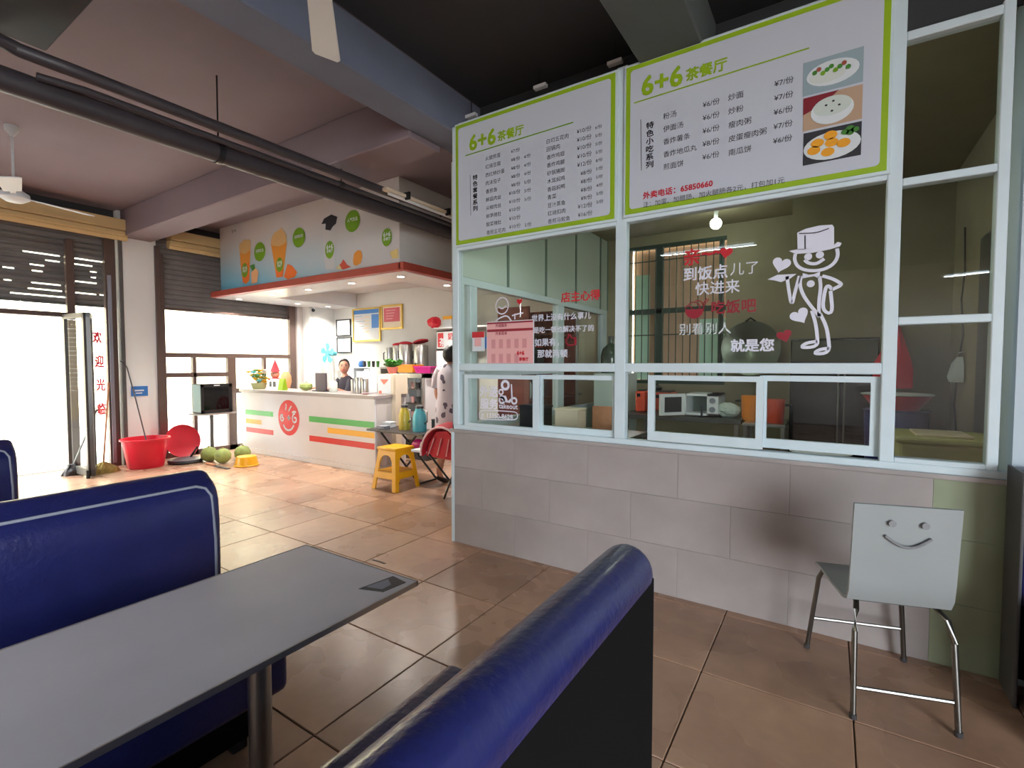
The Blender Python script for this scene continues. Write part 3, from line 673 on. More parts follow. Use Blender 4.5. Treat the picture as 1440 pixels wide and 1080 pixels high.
rows(b2, [('粉汤', '6', ''), ('伊面汤', '6', ''), ('香炸薯条', '6', ''), ('香炸地瓜丸', '8', ''), ('煎面饼', '6', '')], (932.4, 168), 9.4, (933, 238.8), (988, 151.5), 24, (987.5, 225), None)
rows(b2, [('炒面', '7', ''), ('炒粉', '7', ''), ('瘦肉粥', '6', ''), ('皮蛋瘦肉粥', '7', ''), ('南瓜饼', '6', '')], (1024, 141.5), 10.7, (1024.5, 219), (1089, 122), 27, (1087, 202.5), None)
write('外卖电话：65850660', (904.4, 279.5), (1002, 262), PB, 'red', b2, bold=.03); write('注：加蛋、加腊肠、加火腿肠各2元，打包加1元', (904.4, 291.5), (1103.3, 256), PB, 'ink', b2)
# three food photographs
def photo(pyl0, pyl1, bg, nm):
    (x0, z1), (_, z0) = uv(1130, pyl0, PB), uv(1130, pyl1, PB); x1 = uv(1214, 100, PB)[0]
    o = flat([[(x0, z0), (x1, z0), (x1, z1), (x0, z1)]], PB, bg, b2, 'food_photo'); return o, x0, x1, z0, z1
P2, P3 = ('y', YK-.043), ('y', YK-.045)
o, x0, x1, z0, z1 = photo(89, 136, mat('photo_grey_blue', (140, 158, 166), .4), 'noodles'); cx, cz, w, h = (x0+x1)/2, (z0+z1)/2, x1-x0, z1-z0
flat([ell(cx, cz, w*.44, h*.36)], P2, 'print', o, 'plate'); flat([ell(cx-w*.08, cz-h*.06, w*.3, h*.2)], P3, mat('photo_rice_noodle', (206, 212, 206), .5), o, 'noodles')
for k in range(9): flat([ell(cx+w*(-.3+.07*k), cz+h*(.1+.08*math.sin(k*2.1)), w*.045, h*.07, 8)], ('y', YK-.047), ['leaf', mat('photo_meat', (150, 76, 62), .5), 'dgreen'][k % 3] if k < 4 or k % 2 else 'leaf', o, 'topping')
o, x0, x1, z0, z1 = photo(139, 185, mat('photo_sand', (176, 148, 124), .4), 'porridge'); cx, cz = (x0+x1)/2, (z0+z1)/2
flat([[(x0, z1-h*.5), (x0+w*.35, z1-h*.3), (x0+w*.6, z1), (x0, z1)]], P2, mat('photo_maroon', (120, 34, 44), .4), o, 'red_cloth')
flat([ell(cx, cz-h*.04, w*.36, h*.4)], ('y', YK-.044), 'print', o, 'bowl'); flat([ell(cx, cz+h*.08, w*.32, h*.28)], P3, mat('photo_porridge', (196, 206, 200), .5), o, 'porridge')
for dx, dz in ((-.1, .12), (.12, .05), (.02, .2), (0, -.08)): flat([ell(cx+w*dx, cz+h*dz, w*.025, h*.03, 8)], ('y', YK-.047), 'ink', o, 'topping')
o, x0, x1, z0, z1 = photo(188, 233, 'ink', 'cakes'); cx, cz = (x0+x1)/2, (z0+z1)/2
flat([ell(cx, cz-h*.04, w*.48, h*.4)], P2, 'print', o, 'plate')
for dx, dz in ((-.3, -.1), (-.24, .1), (-.02, .26), (0, .04), (-.06, -.22), (.2, -.04)): flat([ell(cx+w*dx, cz+h*dz, w*.115, h*.13, 14)], P3, mat('photo_pumpkin_cake', (222, 152, 30), .5), o, 'pumpkin_cake')
for dx, dz in ((.22, .26), (.3, .22), (.38, .28), (.3, .34)): flat([ell(cx+w*dx, cz+h*dz, w*.07, h*.08, 9)], P3, 'leaf', o, 'lettuce')

# ================================================================ STICKERS ON THE GLASS
G = ('y', YK+.018)
q = lambda x, y: (880+.257*x, 260+.257*y)
cook = thing('window_sticker', 'white line drawing of a smiling waiter with a top hat holding a tray', 'sticker', (-.05, YK, 1.45))
def cs(lines, w=.016, m='swhite', par=cook, nm='drawn_line'): return strokes([[q(*p) for p in l] for l in lines], w, G, m, par, nm)
flat([pxpoly([q(*p) for p in ((938, 262), (985, 240), (1060, 222), (1130, 218), (1140, 232), (1140, 328), (1060, 345), (940, 356))], G)], G, 'swhite', cook, 'hat_crown')
flat([pxpoly([q(*p) for p in ((893, 362), (940, 352), (1060, 345), (1140, 328), (1160, 312), (1182, 318), (1172, 336), (1120, 352), (1020, 372), (930, 378))], G)], G, 'swhite', cook, 'hat_brim')
strokes([[q(*p) for p in l] for l in ([(948, 266), (1040, 264), (1112, 238)], [(981, 276), (982, 350)])], .005, ('y', YK+.015), 'ink', cook, 'hat_line')
cs([[(928, 378), (922, 410), (940, 448), (985, 468), (1050, 470), (1105, 455), (1145, 425), (1162, 385), (1156, 348)], [(978, 410), (1000, 430), (1045, 433), (1086, 404)]])
for cx, cy, r in ((998, 393, 13), (1062, 383, 13), (1012, 541, 13)):
    c0 = uv(*q(cx, cy), G); flat([ell(*c0, .018, .018, 14)], G, 'swhite', cook, 'dot')
cs([[(882, 500), (893, 585), (908, 665), (925, 590), (950, 498)], [(962, 498), (950, 540), (968, 600), (1010, 660), (1045, 700), (1060, 722)], [(1060, 500), (1068, 560), (1056, 640), (1058, 720)],
    [(1075, 498), (1130, 512), (1172, 535), (1182, 548), (1130, 572)], [(1130, 572), (1104, 546), (1088, 580), (1074, 688), (1134, 710), (1120, 580)], [(1018, 688), (1040, 760), (1048, 830), (1050, 885), (952, 893), (985, 865), (1048, 856)], [(1064, 705), (1096, 770), (1108, 830), (1116, 920), (1024, 926), (1058, 900), (1112, 894)]])
flat([pxpoly([q(*p) for p in ((968, 482), (1000, 492), (1030, 488), (1064, 474), (1058, 512), (1030, 500), (1000, 505), (966, 512))], G), pxpoly([q(*p) for p in ((775, 518), (830, 492), (935, 487), (900, 512), (850, 532), (810, 522))], G)], G, 'swhite', cook, 'bow_tie_and_tray')
for cx, cy, r, rot in ((850, 435, .044, -.3), (952, 716, .044, .5)): flat([heart(*uv(*q(cx, cy), G), r, rot)], G, 'swhite', cook, 'white_heart')
lt = thing('window_sticker', 'red and white lettering inviting guests to eat, left of the waiter drawing', 'sticker', (-.7, YK, 1.6))
write('亲', (962, 372), (984, 366), G, 'red', lt, bold=.022); strokes([[(987, 358), (992, 356), (997, 358), (1001, 356)], [(1002, 357), (1007, 353), (1012, 356)]], .014, G, 'red', lt, 'red_dash')
flat([heart(*uv(1021, 355, G), .034, -.15)], G, 'red', lt, 'red_heart')
for s_, a, c, m_, bo in (('到饭点', (961.5, 394), (1023, 386), 'swhite', .02), ('儿了', (1027, 386), (1066, 381), 'swhite', .0), ('快进来', (977.8, 414), (1040, 407), 'swhite', .01), ('吃饭吧', (1000.7, 440), (1063, 436), 'dred', .022), ('别看别人', (955, 470), (1028, 466), 'print', -.005), ('就是您', (1028, 493), (1088, 489), 'swhite', .03)): write(s_, a, c, G, m_, lt, bold=bo)
flat([heart(*uv(1103, 472, G), .036, .3)], G, 'dred', lt, 'red_heart')
e = sq(940, 340, .1481); bc = uv(*e(245, 640), G); R_ = uv(*e(335, 640), G)[0]-bc[0]
flat([[(bc[0]+R_*math.cos(a), bc[1]+R_*1.05*math.sin(a)) for a in [PI+PI*k/16 for k in range(17)]]], G, 'dred', lt, 'bowl_drawing')
strokes([[e(160, 640), e(175, 605), e(215, 615), e(230, 640)], [e(190, 600), e(220, 572), e(270, 575), e(300, 610), e(298, 640)], [e(255, 562), e(300, 555), e(335, 600), e(335, 640)], [e(322, 600), e(365, 535)], [e(335, 605), e(382, 545)]], .006, G, 'dred', lt, 'bowl_drawing')
l2 = thing('window_sticker', 'red and white lettering on the left kitchen window beside the pink order sheet', 'sticker', (-1.6, YK, 1.5))
write('店主心得', (789.5, 424), (843.5, 419), G, 'red', l2, bold=.028)
for s_, a, c in (('世界上没有什么事儿', (748, 451.5), (831, 446)), ('是吃一顿也解决不了的', (750.5, 468), (835, 463)), ('如果有，', (752, 486), (786, 484)), ('那就两顿', (756, 502), (798, 500))): write(s_, a, c, G, 'swhite', l2, bold=.02)
th = sq(735, 400, .1111)
flat([pxpoly([th(*p) for p in ((650, 670), (682, 668), (682, 770), (655, 765))], G)], G, 'dred', l2, 'thumb_cuff'); strokes([[th(*p) for p in ((650, 690), (610, 670), (590, 620), (575, 650), (585, 675), (552, 680), (550, 710), (560, 760), (600, 775), (655, 760))]], .009, G, 'dred', l2, 'thumb_drawing')
sm = thing('window_sticker', 'white line drawing of a round head with a red heart above the pink order sheet', 'sticker', (-2.15, YK, 1.7))
c0 = uv(706, 430, G); strokes([[(c0[0]+.055*math.cos(a), c0[1]+.06*math.sin(a)) for a in [2*PI*k/20 for k in range(21)]]], .009, G, 'swhite', sm, 'head_outline', px=False)
strokes([[(701, 431), (706, 435), (712, 430)], [(697, 451), (703, 447), (713, 443), (719, 451)], [(720, 444), (729, 441), (736, 440)], [(724, 441), (724, 449)]], .01, G, 'swhite', sm, 'drawn_line'); flat([heart(*uv(730.5, 424, G), .024)], G, 'red', sm, 'red_heart')
ps = thing('order_sheet', 'pink order sheet with dark red bands on the left kitchen window', 'poster', (-2.13, YK, 1.4))
def prect(px0, py0, px1, py1, pl): x0, z1 = uv(px0, py0, pl); _, z0 = uv(px0, py1, pl); x1 = uv(px1, py0, pl)[0]; return x0, x1, z0, z1
x0, x1, z0, z1 = prect(685, 454, 749.5, 516.5, ('y', YK+.012)); B().box(x0-.006, x1+.006, YK+.014, YK+.018, z0-.006, z1+.006).obj('sheet_margin', 'print', ps); B().box(x0, x1, YK+.012, YK+.015, z0, z1).obj('sheet', 'pink', ps)
PO = ('y', YK+.011); hh = z1-z0; ww = x1-x0
for f0, f1 in ((.965, 1), (.79, .845), (.0, .03)): flat([[(x0, z0+hh*f0), (x1, z0+hh*f0), (x1, z0+hh*f1), (x0, z0+hh*f1)]], PO, 'dred', ps, 'printed_band')
for k in range(5): flat([[(x0+ww*(.1+.17*k), z0+hh*r0), (x0+ww*(.19+.17*k), z0+hh*r0), (x0+ww*(.19+.17*k), z0+hh*r1), (x0+ww*(.1+.17*k), z0+hh*r1)] for r0, r1 in ((.42, .62), (.1, .3)) if not (k == 4 and r0 < .2)], PO, mat('print_faint_red', (206, 140, 142), .5), ps, 'faint_print')
write('6+6', (727, 499), (737, 498), PO, 'red', ps, bold=.05); write('茶餐厅', (730, 507), (743, 506), PO, 'red', ps, bold=.05); write('外送服务', (697, 460), (713, 459.5), PO, 'dred', ps, bold=.02); write('外卖菜单', (697, 471), (713, 470.5), PO, 'dred', ps, bold=.02)
pt = thing('payment_sticker', 'small red and white notice left of the pink order sheet', 'sticker', (-2.3, YK, 1.5))
x0, x1, z0, z1 = prect(664, 467, 681, 494, ('y', YK+.012)); B().box(x0, x1, YK+.013, YK+.018, z0, z1).obj('sheet', 'print', pt); hh = z1-z0; ww = x1-x0
flat([[(x0, z0+hh*.7), (x1, z0+hh*.7), (x1, z1), (x0, z1)]], PO, 'red', pt, 'printed_band'); flat([[(x0+ww*.2, z0+hh*.25), (x0+ww*.75, z0+hh*.25), (x0+ww*.75, z0+hh*.68), (x0+ww*.2, z0+hh*.68)]], PO, 'pink', pt, 'printed_panel')
B().box(x1+.004, x1+.02, YK+.013, YK+.018, z0+.02, z1-.04).obj('blue_strip', 'blue', pt)
tk = thing('window_sticker', 'white takeout lettering with a scooter on the small left sash', 'sticker', (-2.25, YK, 1.0))
GK = ('y', YK-.001)
write('外送', (675, 555.5), (700, 554), GK, 'swhite', tk, bold=.03); write('服务', (675.6, 573), (700, 571.5), GK, 'swhite', tk, bold=.03); write('takeout', (701.7, 574), (728, 574.5), GK, 'swhite', tk, bold=.02)
k_ = sq(660, 525, .0694)
strokes([[k_(*p) for p in ((260, 752), (500, 752), (900, 778), (965, 800), (980, 860), (960, 930), (880, 945), (500, 940), (240, 930), (195, 880), (205, 790), (260, 752))]], .007, GK, 'swhite', tk, 'pill_outline')
write('✆', (676, 587), (681, 587), GK, 'swhite', tk, bold=.02); write('13350-8628', (685, 587.3), (721, 588.3), GK, 'swhite', tk, bold=.02)
for cx, cy, r in ((658, 545, 66), (908, 558, 66), (728, 240, 92), (642, 378, 55)):
    c0 = uv(*k_(cx, cy), GK); rr = uv(*k_(cx+r, cy), GK)[0]-c0[0]; strokes([[(c0[0]+rr*.75*math.cos(a), c0[1]+rr*.75*math.sin(a)) for a in [2*PI*j/16 for j in range(17)]]], rr*.5, GK, 'swhite', tk, 'scooter_drawing', px=False)
flat([pxpoly([k_(*p) for p in ((610, 450), (740, 450), (780, 560), (850, 500), (840, 220), (865, 220), (880, 520), (820, 600), (700, 580), (620, 500))], GK)], GK, 'swhite', tk, 'scooter_drawing')
# ================================================================ COUNTER AND WHAT STANDS ON IT
YC = 4.25
co = thing('service_counter', 'long white service counter with green, yellow and red stripes and a red smiling logo', 'counter', (-6.4, 4.5, 0))
pts = [(-8.12, 4.78), (-8.12, 4.42), (-8.08, 4.31), (-7.98, 4.26), (-7.85, 4.25), (-4.83, 4.25), (-4.83, 4.78)]
s = B(); s.prism(pts, 'z', .07, .955); s.obj('body', 'white', co)
s = B(); s.prism([(x-(.03 if x > -5 else 0)*-1, y-.035 if y < 4.7 else y) for x, y in pts], 'z', .955, 1.0); bmesh.ops.bevel(s.bm, geom=s.bm.edges[:], offset=.006, segments=2, affect='EDGES'); s.obj('worktop', 'marble', co)
s = B(); s.prism([(-8.12, 4.78), (-8.12, 4.3), (-7.95, 4.235), (-4.84, 4.235), (-4.84, 4.78)], 'z', 0, .07); s.obj('plinth', 'white', co)
B().box(-4.832, -4.826, 4.27, 4.76, .08, .95).obj('end_panel', 'greywall', co)
CP = ('y', YC-.003)
def cr(x0, x1, z0, z1, m_): flat([[(x0, z0), (x1, z0), (x1, z1), (x0, z1)]], CP, m_, co, 'printed_stripe')
sgreen = mat('stripe_green', (66, 174, 76), .35); syel = mat('stripe_yellow', (240, 180, 50), .35); sred = mat('stripe_red', (208, 40, 42), .35)
cr(-6.19, -4.84, .585, .665, sgreen); cr(-5.78, -4.84, .455, .53, syel); cr(-6.19, -4.84, .31, .39, sred)
cr(-7.85, -7.08, .6, .675, sgreen); cr(-7.84, -7.4, .46, .53, syel); cr(-7.84, -7.08, .32, .395, sred)
cx, cz, R_ = -6.68, .61, .262
flat([ell(cx, cz, R_, R_, 40)], ('y', YC-.004), sred, co, 'logo_disc'); LP = ('y', YC-.006)
def ls(lines, w): strokes([[(cx+x*R_, cz+y*R_) for x, y in l] for l in lines], w, LP, 'print', co, 'logo_line', px=False)
ls([[(-.28, .42), (-.2, .6), (-.22, .78)], [(.02, .36), (.12, .5), (.3, .68)], [(.34, .3), (.5, .38), (.72, .36)]], .026)
ls([[(-.12, .0), (.18, .0)], [(.03, -.15), (.03, .15)]], .03); ls([[(-.5, -.42), (-.3, -.66), (.0, -.72), (.3, -.62), (.5, -.38)]], .03)
ls([[(-.52, .12), (-.72, .14), (-.8, -.08), (-.62, -.24), (-.46, -.12), (-.52, .0), (-.66, .0)], [(.62, .28), (.42, .2), (.34, -.08), (.5, -.26), (.74, -.16), (.72, .04), (.52, .04)]], .028)

def lathe_thing(name, label, cat, c, prof, m_, group=None, n=24, smooth=True, part='body'):
    t = thing(name, label, cat, c, group=group); B().lathe(prof, c, n).obj(part, m_, t, smooth=smooth); return t
CT = 1.0
# flower tub, doll, card stand, melon, menu stand, canisters
t = thing('flower_pot', 'pot of small yellow and blue paper flowers at the left end of the counter', 'plant', (-7.75, 4.42, CT))
B().lathe([(.09, 0), (.13, .1), (.12, .1), (0, .08)], (-7.75, 4.42, CT), 20).obj('pot', 'olive', t, smooth=True)
for i in range(46):
    a = random.random()*2*PI; r = random.random()*.2; x, y, z = -7.72+r*math.cos(a)*1.1, 4.42+r*math.sin(a)*.7, CT+.1+random.random()*.2
    s = B(); s.tube([(-7.75, 4.42, CT+.08), (x, y, z-.02)], .004, 5); s.lathe([(0, -.012), (.036, .006), (.044, .024), (.016, .014), (0, .014)], (x, y, z), 9)
    s.obj('flower', ['syel', 'lime', 'yellow', 'teal', 'leaf', 'print'][i % 6] if i % 6 else syel, t, smooth=True)
t = thing('toy_doll', 'red pointed-hat doll figure with a red collar standing on the counter', 'doll', (-7.5, 4.55, CT))
s = B(); s.lathe([(.06, 0), (.085, .06), (.07, .14), (.03, .18), (0, .18)], (-7.5, 4.55, CT), 18); s.obj('torso', 'redc', t, smooth=True)
B().ball((-7.5, 4.55, CT+.235), .07).obj('head', 'skin', t, smooth=True); B().lathe([(.085, 0), (.07, .02), (.03, .13), (.004, .2), (0, .2)], (-7.5, 4.55, CT+.275), 18).obj('pointed_hat', 'redc', t, smooth=True)
s = B(); s.lathe([(.1, 0), (.11, .02), (.06, .04)], (-7.5, 4.55, CT+.14), 18); s.obj('collar', 'redp', t, smooth=True)
for dx in (-.025, .025): B().ball((-7.5+dx+.02, 4.49, CT+.245), .008, n=8).obj('eye', 'black', t)
lathe_thing('round_gourd', 'peach coloured round ornament beside the red-hat doll', 'ornament', (-7.29, 4.6, CT), [(0, 0), (.06, .02), (.085, .12), (.075, .22), (.04, .28), (0, .29)], mat('peach_glaze', (226, 160, 110), .5))
t = thing('card_stand', 'green and white tent card on the counter in front of the doll', 'sign', (-7.2, 4.4, CT))
s = B(); s.prism([(4.36, CT), (4.44, CT), (4.41, CT+.17), (4.39, CT+.17)], 'x', -7.38, -7.02); s.obj('card', 'print', t)
s = B(); s.prism([(4.355, CT), (4.445, CT), (4.412, CT+.175), (4.388, CT+.175)], 'x', -7.12, -7.0); s.obj('green_end', 'green', t)
flat([[(-7.35, CT+.05), (-7.28, CT+.05), (-7.28, CT+.13), (-7.35, CT+.13)], [(-7.24, CT+.05), (-7.17, CT+.05), (-7.17, CT+.13), (-7.24, CT+.13)]], ('y', 4.352), 'dgrey', t, 'printed_blocks')
t = lathe_thing('melon', 'pale green melon lying on the counter', 'fruit', (-6.62, 4.5, CT), [(0, 0), (.06, .015), (.095, .055), (.085, .1), (.035, .122), (0, .124)], 'nut'); B().cyl((-6.62, 4.5, CT+.12), (-6.61, 4.5, CT+.14), .01, .006, 8).obj('stem', 'straw', t)
t = thing('menu_stand', 'dark upright menu holder on the counter right of the melon', 'menu holder', (-6.25, 4.5, CT)); B().box(-6.38, -6.14, 4.49, 4.52, CT+.01, CT+.27, bev=.006).obj('panel', mat('dark_plum_card', (74, 62, 70), .5), t); B().box(-6.4, -6.12, 4.45, 4.56, CT, CT+.015, bev=.004).obj('foot', 'black', t)
lathe_thing('glass_jar', 'short clear jar on the counter beside the dark menu holder', 'jar', (-5.98, 4.5, CT), [(.05, 0), (.06, .02), (.06, .13), (.045, .15), (.045, .16), (0, .16)], mat('milky_jar', (206, 212, 204), .2))
for i, (x, h, lb) in enumerate(((-5.46, .19, 'left one of the steel canisters on the counter'), (-5.36, .22, 'middle one of the steel canisters on the counter'), (-5.25, .2, 'right one of the steel canisters on the counter'))):
    t = thing('steel_canister', lb, 'canister', (x, 4.45, CT), group='steel canisters on the counter')
    B().lathe([(.045, 0), (.047, .005), (.047, h-.01), (.043, h), (0, h)], (x, 4.45, CT), 20).obj('cylinder', 'steel', t, smooth=True)
t = thing('tissue_box', 'white square tissue box standing behind the steel canisters', 'box', (-5.42, 4.6, CT)); B().box(-5.52, -5.26, 4.53, 4.68, CT, CT+.3, bev=.012).obj('box', 'white', t); B().box(-5.43, -5.35, 4.59, 4.62, CT+.3, CT+.33, bev=.008).obj('tissue', 'print', t)
t = thing('toy_figurine', 'small brown figurine at the right end of the counter', 'ornament', (-5.12, 4.6, CT)); B().lathe([(.03, 0), (.035, .05), (.02, .09), (.0, .1)], (-5.12, 4.6, CT), 12).obj('body', 'wood', t, smooth=True); B().ball((-5.12, 4.6, CT+.12), .028, n=12).obj('head', 'wood', t, smooth=True)
t = thing('saucer', 'small pink dish near the steel canisters on the counter', 'dish', (-5.14, 4.36, CT)); B().lathe([(.03, 0), (.05, .02), (.046, .02), (0, .008)], (-5.14, 4.36, CT), 18).obj('dish', 'pink', t, smooth=True)
# tall cream cabinet at the counter end with a plant on it
t = thing('cream_cabinet', 'tall cream cabinet with a faded poster at the right end of the counter', 'cabinet', (-4.85, 4.6, .62))
B().box(-5.06, -4.76, 4.5, 4.76, 1.001, 1.27, bev=.005).obj('body', 'cream', t)
B().box(-4.822, -4.74, 4.52, 4.62, 0, 1.272, bev=.005).obj('side_board', 'cream', t)
flat([[(-5.05, 1.01), (-4.8, 1.01), (-4.8, 1.262), (-5.05, 1.262)]], ('y', 4.497), 'print', t, 'poster_face'); flat([[(-5.0, 1.2), (-4.84, 1.2), (-4.93, 1.13)], ell(-5.0, 1.03, .03, .02)], ('y', 4.494), mat('poster_coral', (232, 120, 100), .5), t, 'poster_print')
t = thing('potted_plant', 'leafy green plant in a pink pot on the tall cream cabinet', 'plant', (-4.9, 4.62, 1.272))
B().lathe([(.05, 0), (.08, .09), (.07, .09), (0, .07)], (-4.9, 4.62, 1.272), 18).obj('pot', mat('pink_pot', (226, 130, 120), .5), t, smooth=True)
for i in range(22):
    a = i*2.4; L_ = .09+.08*random.random(); h = .04+.08*random.random(); d = Vector((math.cos(a), math.sin(a), 0)); w = Vector((-d.y, d.x, 0))*.028; o0 = Vector((-4.9, 4.62, 1.352))
    s = B(); m0 = o0+d*L_*.55+Vector((0, 0, h)); e_ = o0+d*L_+Vector((0, 0, h*.75)); s.poly([o0, m0-w, e_]); s.poly([o0, e_, m0+w]); s.poly([o0+Vector((0, 0, -.004)), m0+w+Vector((0, 0, -.004)), e_, m0-w+Vector((0, 0, -.004))]); s.obj('leaf', 'leaf', t)

# wall behind the counter
YW = YB-.002
def framed(label, px0, py0, px1, py1, fm, face, y=YB, w=.03, name='framed_notice', cat='poster'):
    x0, x1, z0, z1 = prect(px0, py0, px1, py1, ('y', y)); t = thing(name, label, cat, ((x0+x1)/2, y, z0))
    s = B(); s.box(x0, x0+w, y-.03, y, z0, z1); s.box(x1-w, x1, y-.03, y, z0, z1); s.box(x0+w, x1-w, y-.03, y, z0, z0+w); s.box(x0+w, x1-w, y-.03, y, z1-w, z1); s.obj('frame', fm, t)
    B().box(x0+w, x1-w, y-.015, y, z0+w, z1-w).obj('sheet', face, t); return t, x0+w, x1-w, z0+w, z1-w
def R4(x0, x1, z0, z1): return [(x0, z0), (x1, z0), (x1, z1), (x0, z1)]
FP = ('y', YB-.017)
t, x0, x1, z0, z1 = framed('large gold-framed information board with blue heading on the white wall', 497, 435, 536, 481, 'gold', 'print')
h = z1-z0; w = x1-x0; flat([R4(x0, x1, z1-h*.13, z1), R4(x1-w*.3, x1, z1-h*.62, z1-h*.17)], FP, 'blue', t, 'printed_panel')
for k in range(8): flat([R4(x0+w*.05, x0+w*(.35+.05*(k % 3)), z1-h*(.2+.085*k)-.008, z1-h*(.2+.085*k))], FP, 'pink' if k % 2 else 'piping', t, 'printed_row')
for k in range(5): flat([R4(x0+w*.42, x0+w*.62, z1-h*(.22+.12*k)-.03, z1-h*(.22+.12*k))], FP, 'cream', t, 'printed_row')
t, x0, x1, z0, z1 = framed('gold-framed certificate with a red printed field on the white wall', 537, 430, 567, 464, 'gold', 'cream')
h = z1-z0; w = x1-x0; flat([R4(x0+w*.08, x0+w*.92, z0+h*.28, z0+h*.94)], FP, mat('certificate_red', (188, 74, 90), .5), t, 'printed_field')
for k in range(4): flat([R4(x0+w*.2, x0+w*(.7-.05*k), z0+h*(.8-.13*k), z0+h*(.835-.13*k))], ('y', YB-.019), 'pink', t, 'printed_row')
framed('thin black-framed licence, upper one left of the gold-framed board', 474, 450, 494, 473, 'black', 'print', w=.018)
t, x0, x1, z0, z1 = framed('thin black-framed licence, lower one left of the gold-framed board', 475, 475, 495, 496, 'black', 'print', w=.012); flat([ell((x0+x1)/2, z1-.06, .015, .015, 10)], FP, 'red', t, 'seal')
t = thing('red_plaque', 'small red plaque on the wall above the teal fan', 'sign', (-8.0, YB, 1.85)); x0, x1, z0, z1 = prect(447, 469, 462, 478, ('y', YB)); B().box(x0, x1, YB-.02, YB, z0, z1, bev=.003).obj('plate', 'red', t); B().box(x0, x1, YB-.02, YB, z0-.05, z0-.005, bev=.003).obj('lower_plate', 'print', t)
t = thing('security_camera', 'small dome camera under the soffit by the window column', 'camera', (-7.95, 5.6, 2.44)); B().cyl((-7.95, 5.6, 2.44), (-7.95, 5.6, 2.40), .03).obj('mount', 'white', t, smooth=True); B().ball((-7.95, 5.58, 2.385), .032, n=12).obj('camera_eye', 'black', t, smooth=True)
# column beside the window
t = setting('wall_column', (-7.95, 5.9, 0)); B().box(-8.2, -7.98, 5.52, 6.05, 0, 2.5, bev=.02).obj('column', 'wall', t); 
# teal wall fan
fc = P(461, 497, y=5.75); t = thing('wall_fan', 'teal-bladed fan on a stand in the corner behind the counter', 'fan', (fc.x, 5.8, 0))
B().lathe([(.16, 0), (.16, .02), (.03, .04), (0, .04)], (fc.x, 5.85, 0), 24).obj('base', 'white', t, smooth=True); B().cyl((fc.x, 5.85, .03), (fc.x, 5.85, fc.z), .014).obj('stand', 'white', t, smooth=True)
B().cyl((fc.x, 5.73, fc.z), (fc.x, 5.92, fc.z), .05, .04).obj('motor', 'teal', t, smooth=True)
for k in range(5):
    a = k*2*PI/5+.3; s = B(); d = Vector((math.cos(a), 0, math.sin(a))); w_ = Vector((-d.z, 0, d.x)); c0 = Vector((fc.x, 5.74, fc.z))
    pl = [c0+d*.04-w_*.02, c0+d*.13-w_*.07, c0+d*.19-w_*.03, c0+d*.18+w_*.05, c0+d*.05+w_*.02]; s.loft([[p+Vector((0, -.003, 0)) for p in pl], [p+Vector((0, .003, 0)) for p in pl]]); s.obj('blade', 'teal', t)
# back shelves
def shelf_unit(name, label, px0, px1, zs, y0, y1, m_='print', back='dgrey'):
    x0, x1 = P(px0, 530, y=y0).x, P(px1, 530, y=y0).x; t = thing(name, label, 'shelf', ((x0+x1)/2, (y0+y1)/2, 0))
    for z in zs: B().box(x0, x1, y0, y1, z-.02, z, bev=.003).obj('shelf_board', m_, t)
    for x in (x0, x1): B().box(x-.01, x+.01, y0, y1, 0, zs[0], bev=.002).obj('upright', m_, t)
    return t, x0, x1
t, x0, x1 = shelf_unit('back_shelf', 'white shelf rack with cups behind the counter left of the steel urns', 497, 534, (1.35, 1.1, .82, .4), 5.55, 5.9)
B().box(x0+.012, x1-.012, 5.88, 5.895, .4, 1.08).obj('back_panel', 'dgrey', t)
def cup_(name, label, x, y, z, r, h, m_, g): 
    o = thing(name, label, 'cup', (x, y, z), group=g); B().lathe([(r*.75, 0), (r, h), (r*.9, h), (r*.68, .006), (0, .006)], (x, y, z), 14).obj('cup_body', m_, o, smooth=True); return o
for k in range(6): cup_('drinking_cup', ['first', 'second', 'third', 'fourth', 'fifth', 'sixth'][k]+' dark cup from the blue container on the top board of the rack', x0+.2+.055*k, 5.62+.05*(k % 2), 1.35, .026, .1, ['dgrey', 'black', 'leaf'][k % 3], 'cups on the top board of the rack')
lathe_thing('blue_bag', 'blue rounded container on the top board of the rack', 'container', (x0+.11, 5.65, 1.35), [(.05, 0), (.07, .03), (.06, .09), (.02, .11), (0, .11)], 'blue')
for k in range(7): cup_('drinking_cup', ['first', 'second', 'third', 'fourth', 'fifth', 'sixth', 'seventh'][k]+' pale plastic cup from the left on the middle board of the rack', x0+.07+.07*k, 5.63, 1.10, .03, .14, ['print', 'swhite'][k % 2], 'cups on the middle board of the rack')
t = thing('patterned_tin', 'black tin with white pattern on the lower board of the rack', 'tin', (x0+.15, 5.65, .82)); B().box(x0+.05, x0+.3, 5.58, 5.76, .821, 1.05, bev=.008).obj('tin_body', 'black', t); flat([ell(x0+.11+.055*k, .93+.04*(k % 2), .02, .035, 10) for k in range(3)], ('y', 5.577), 'print', t, 'white_pattern')
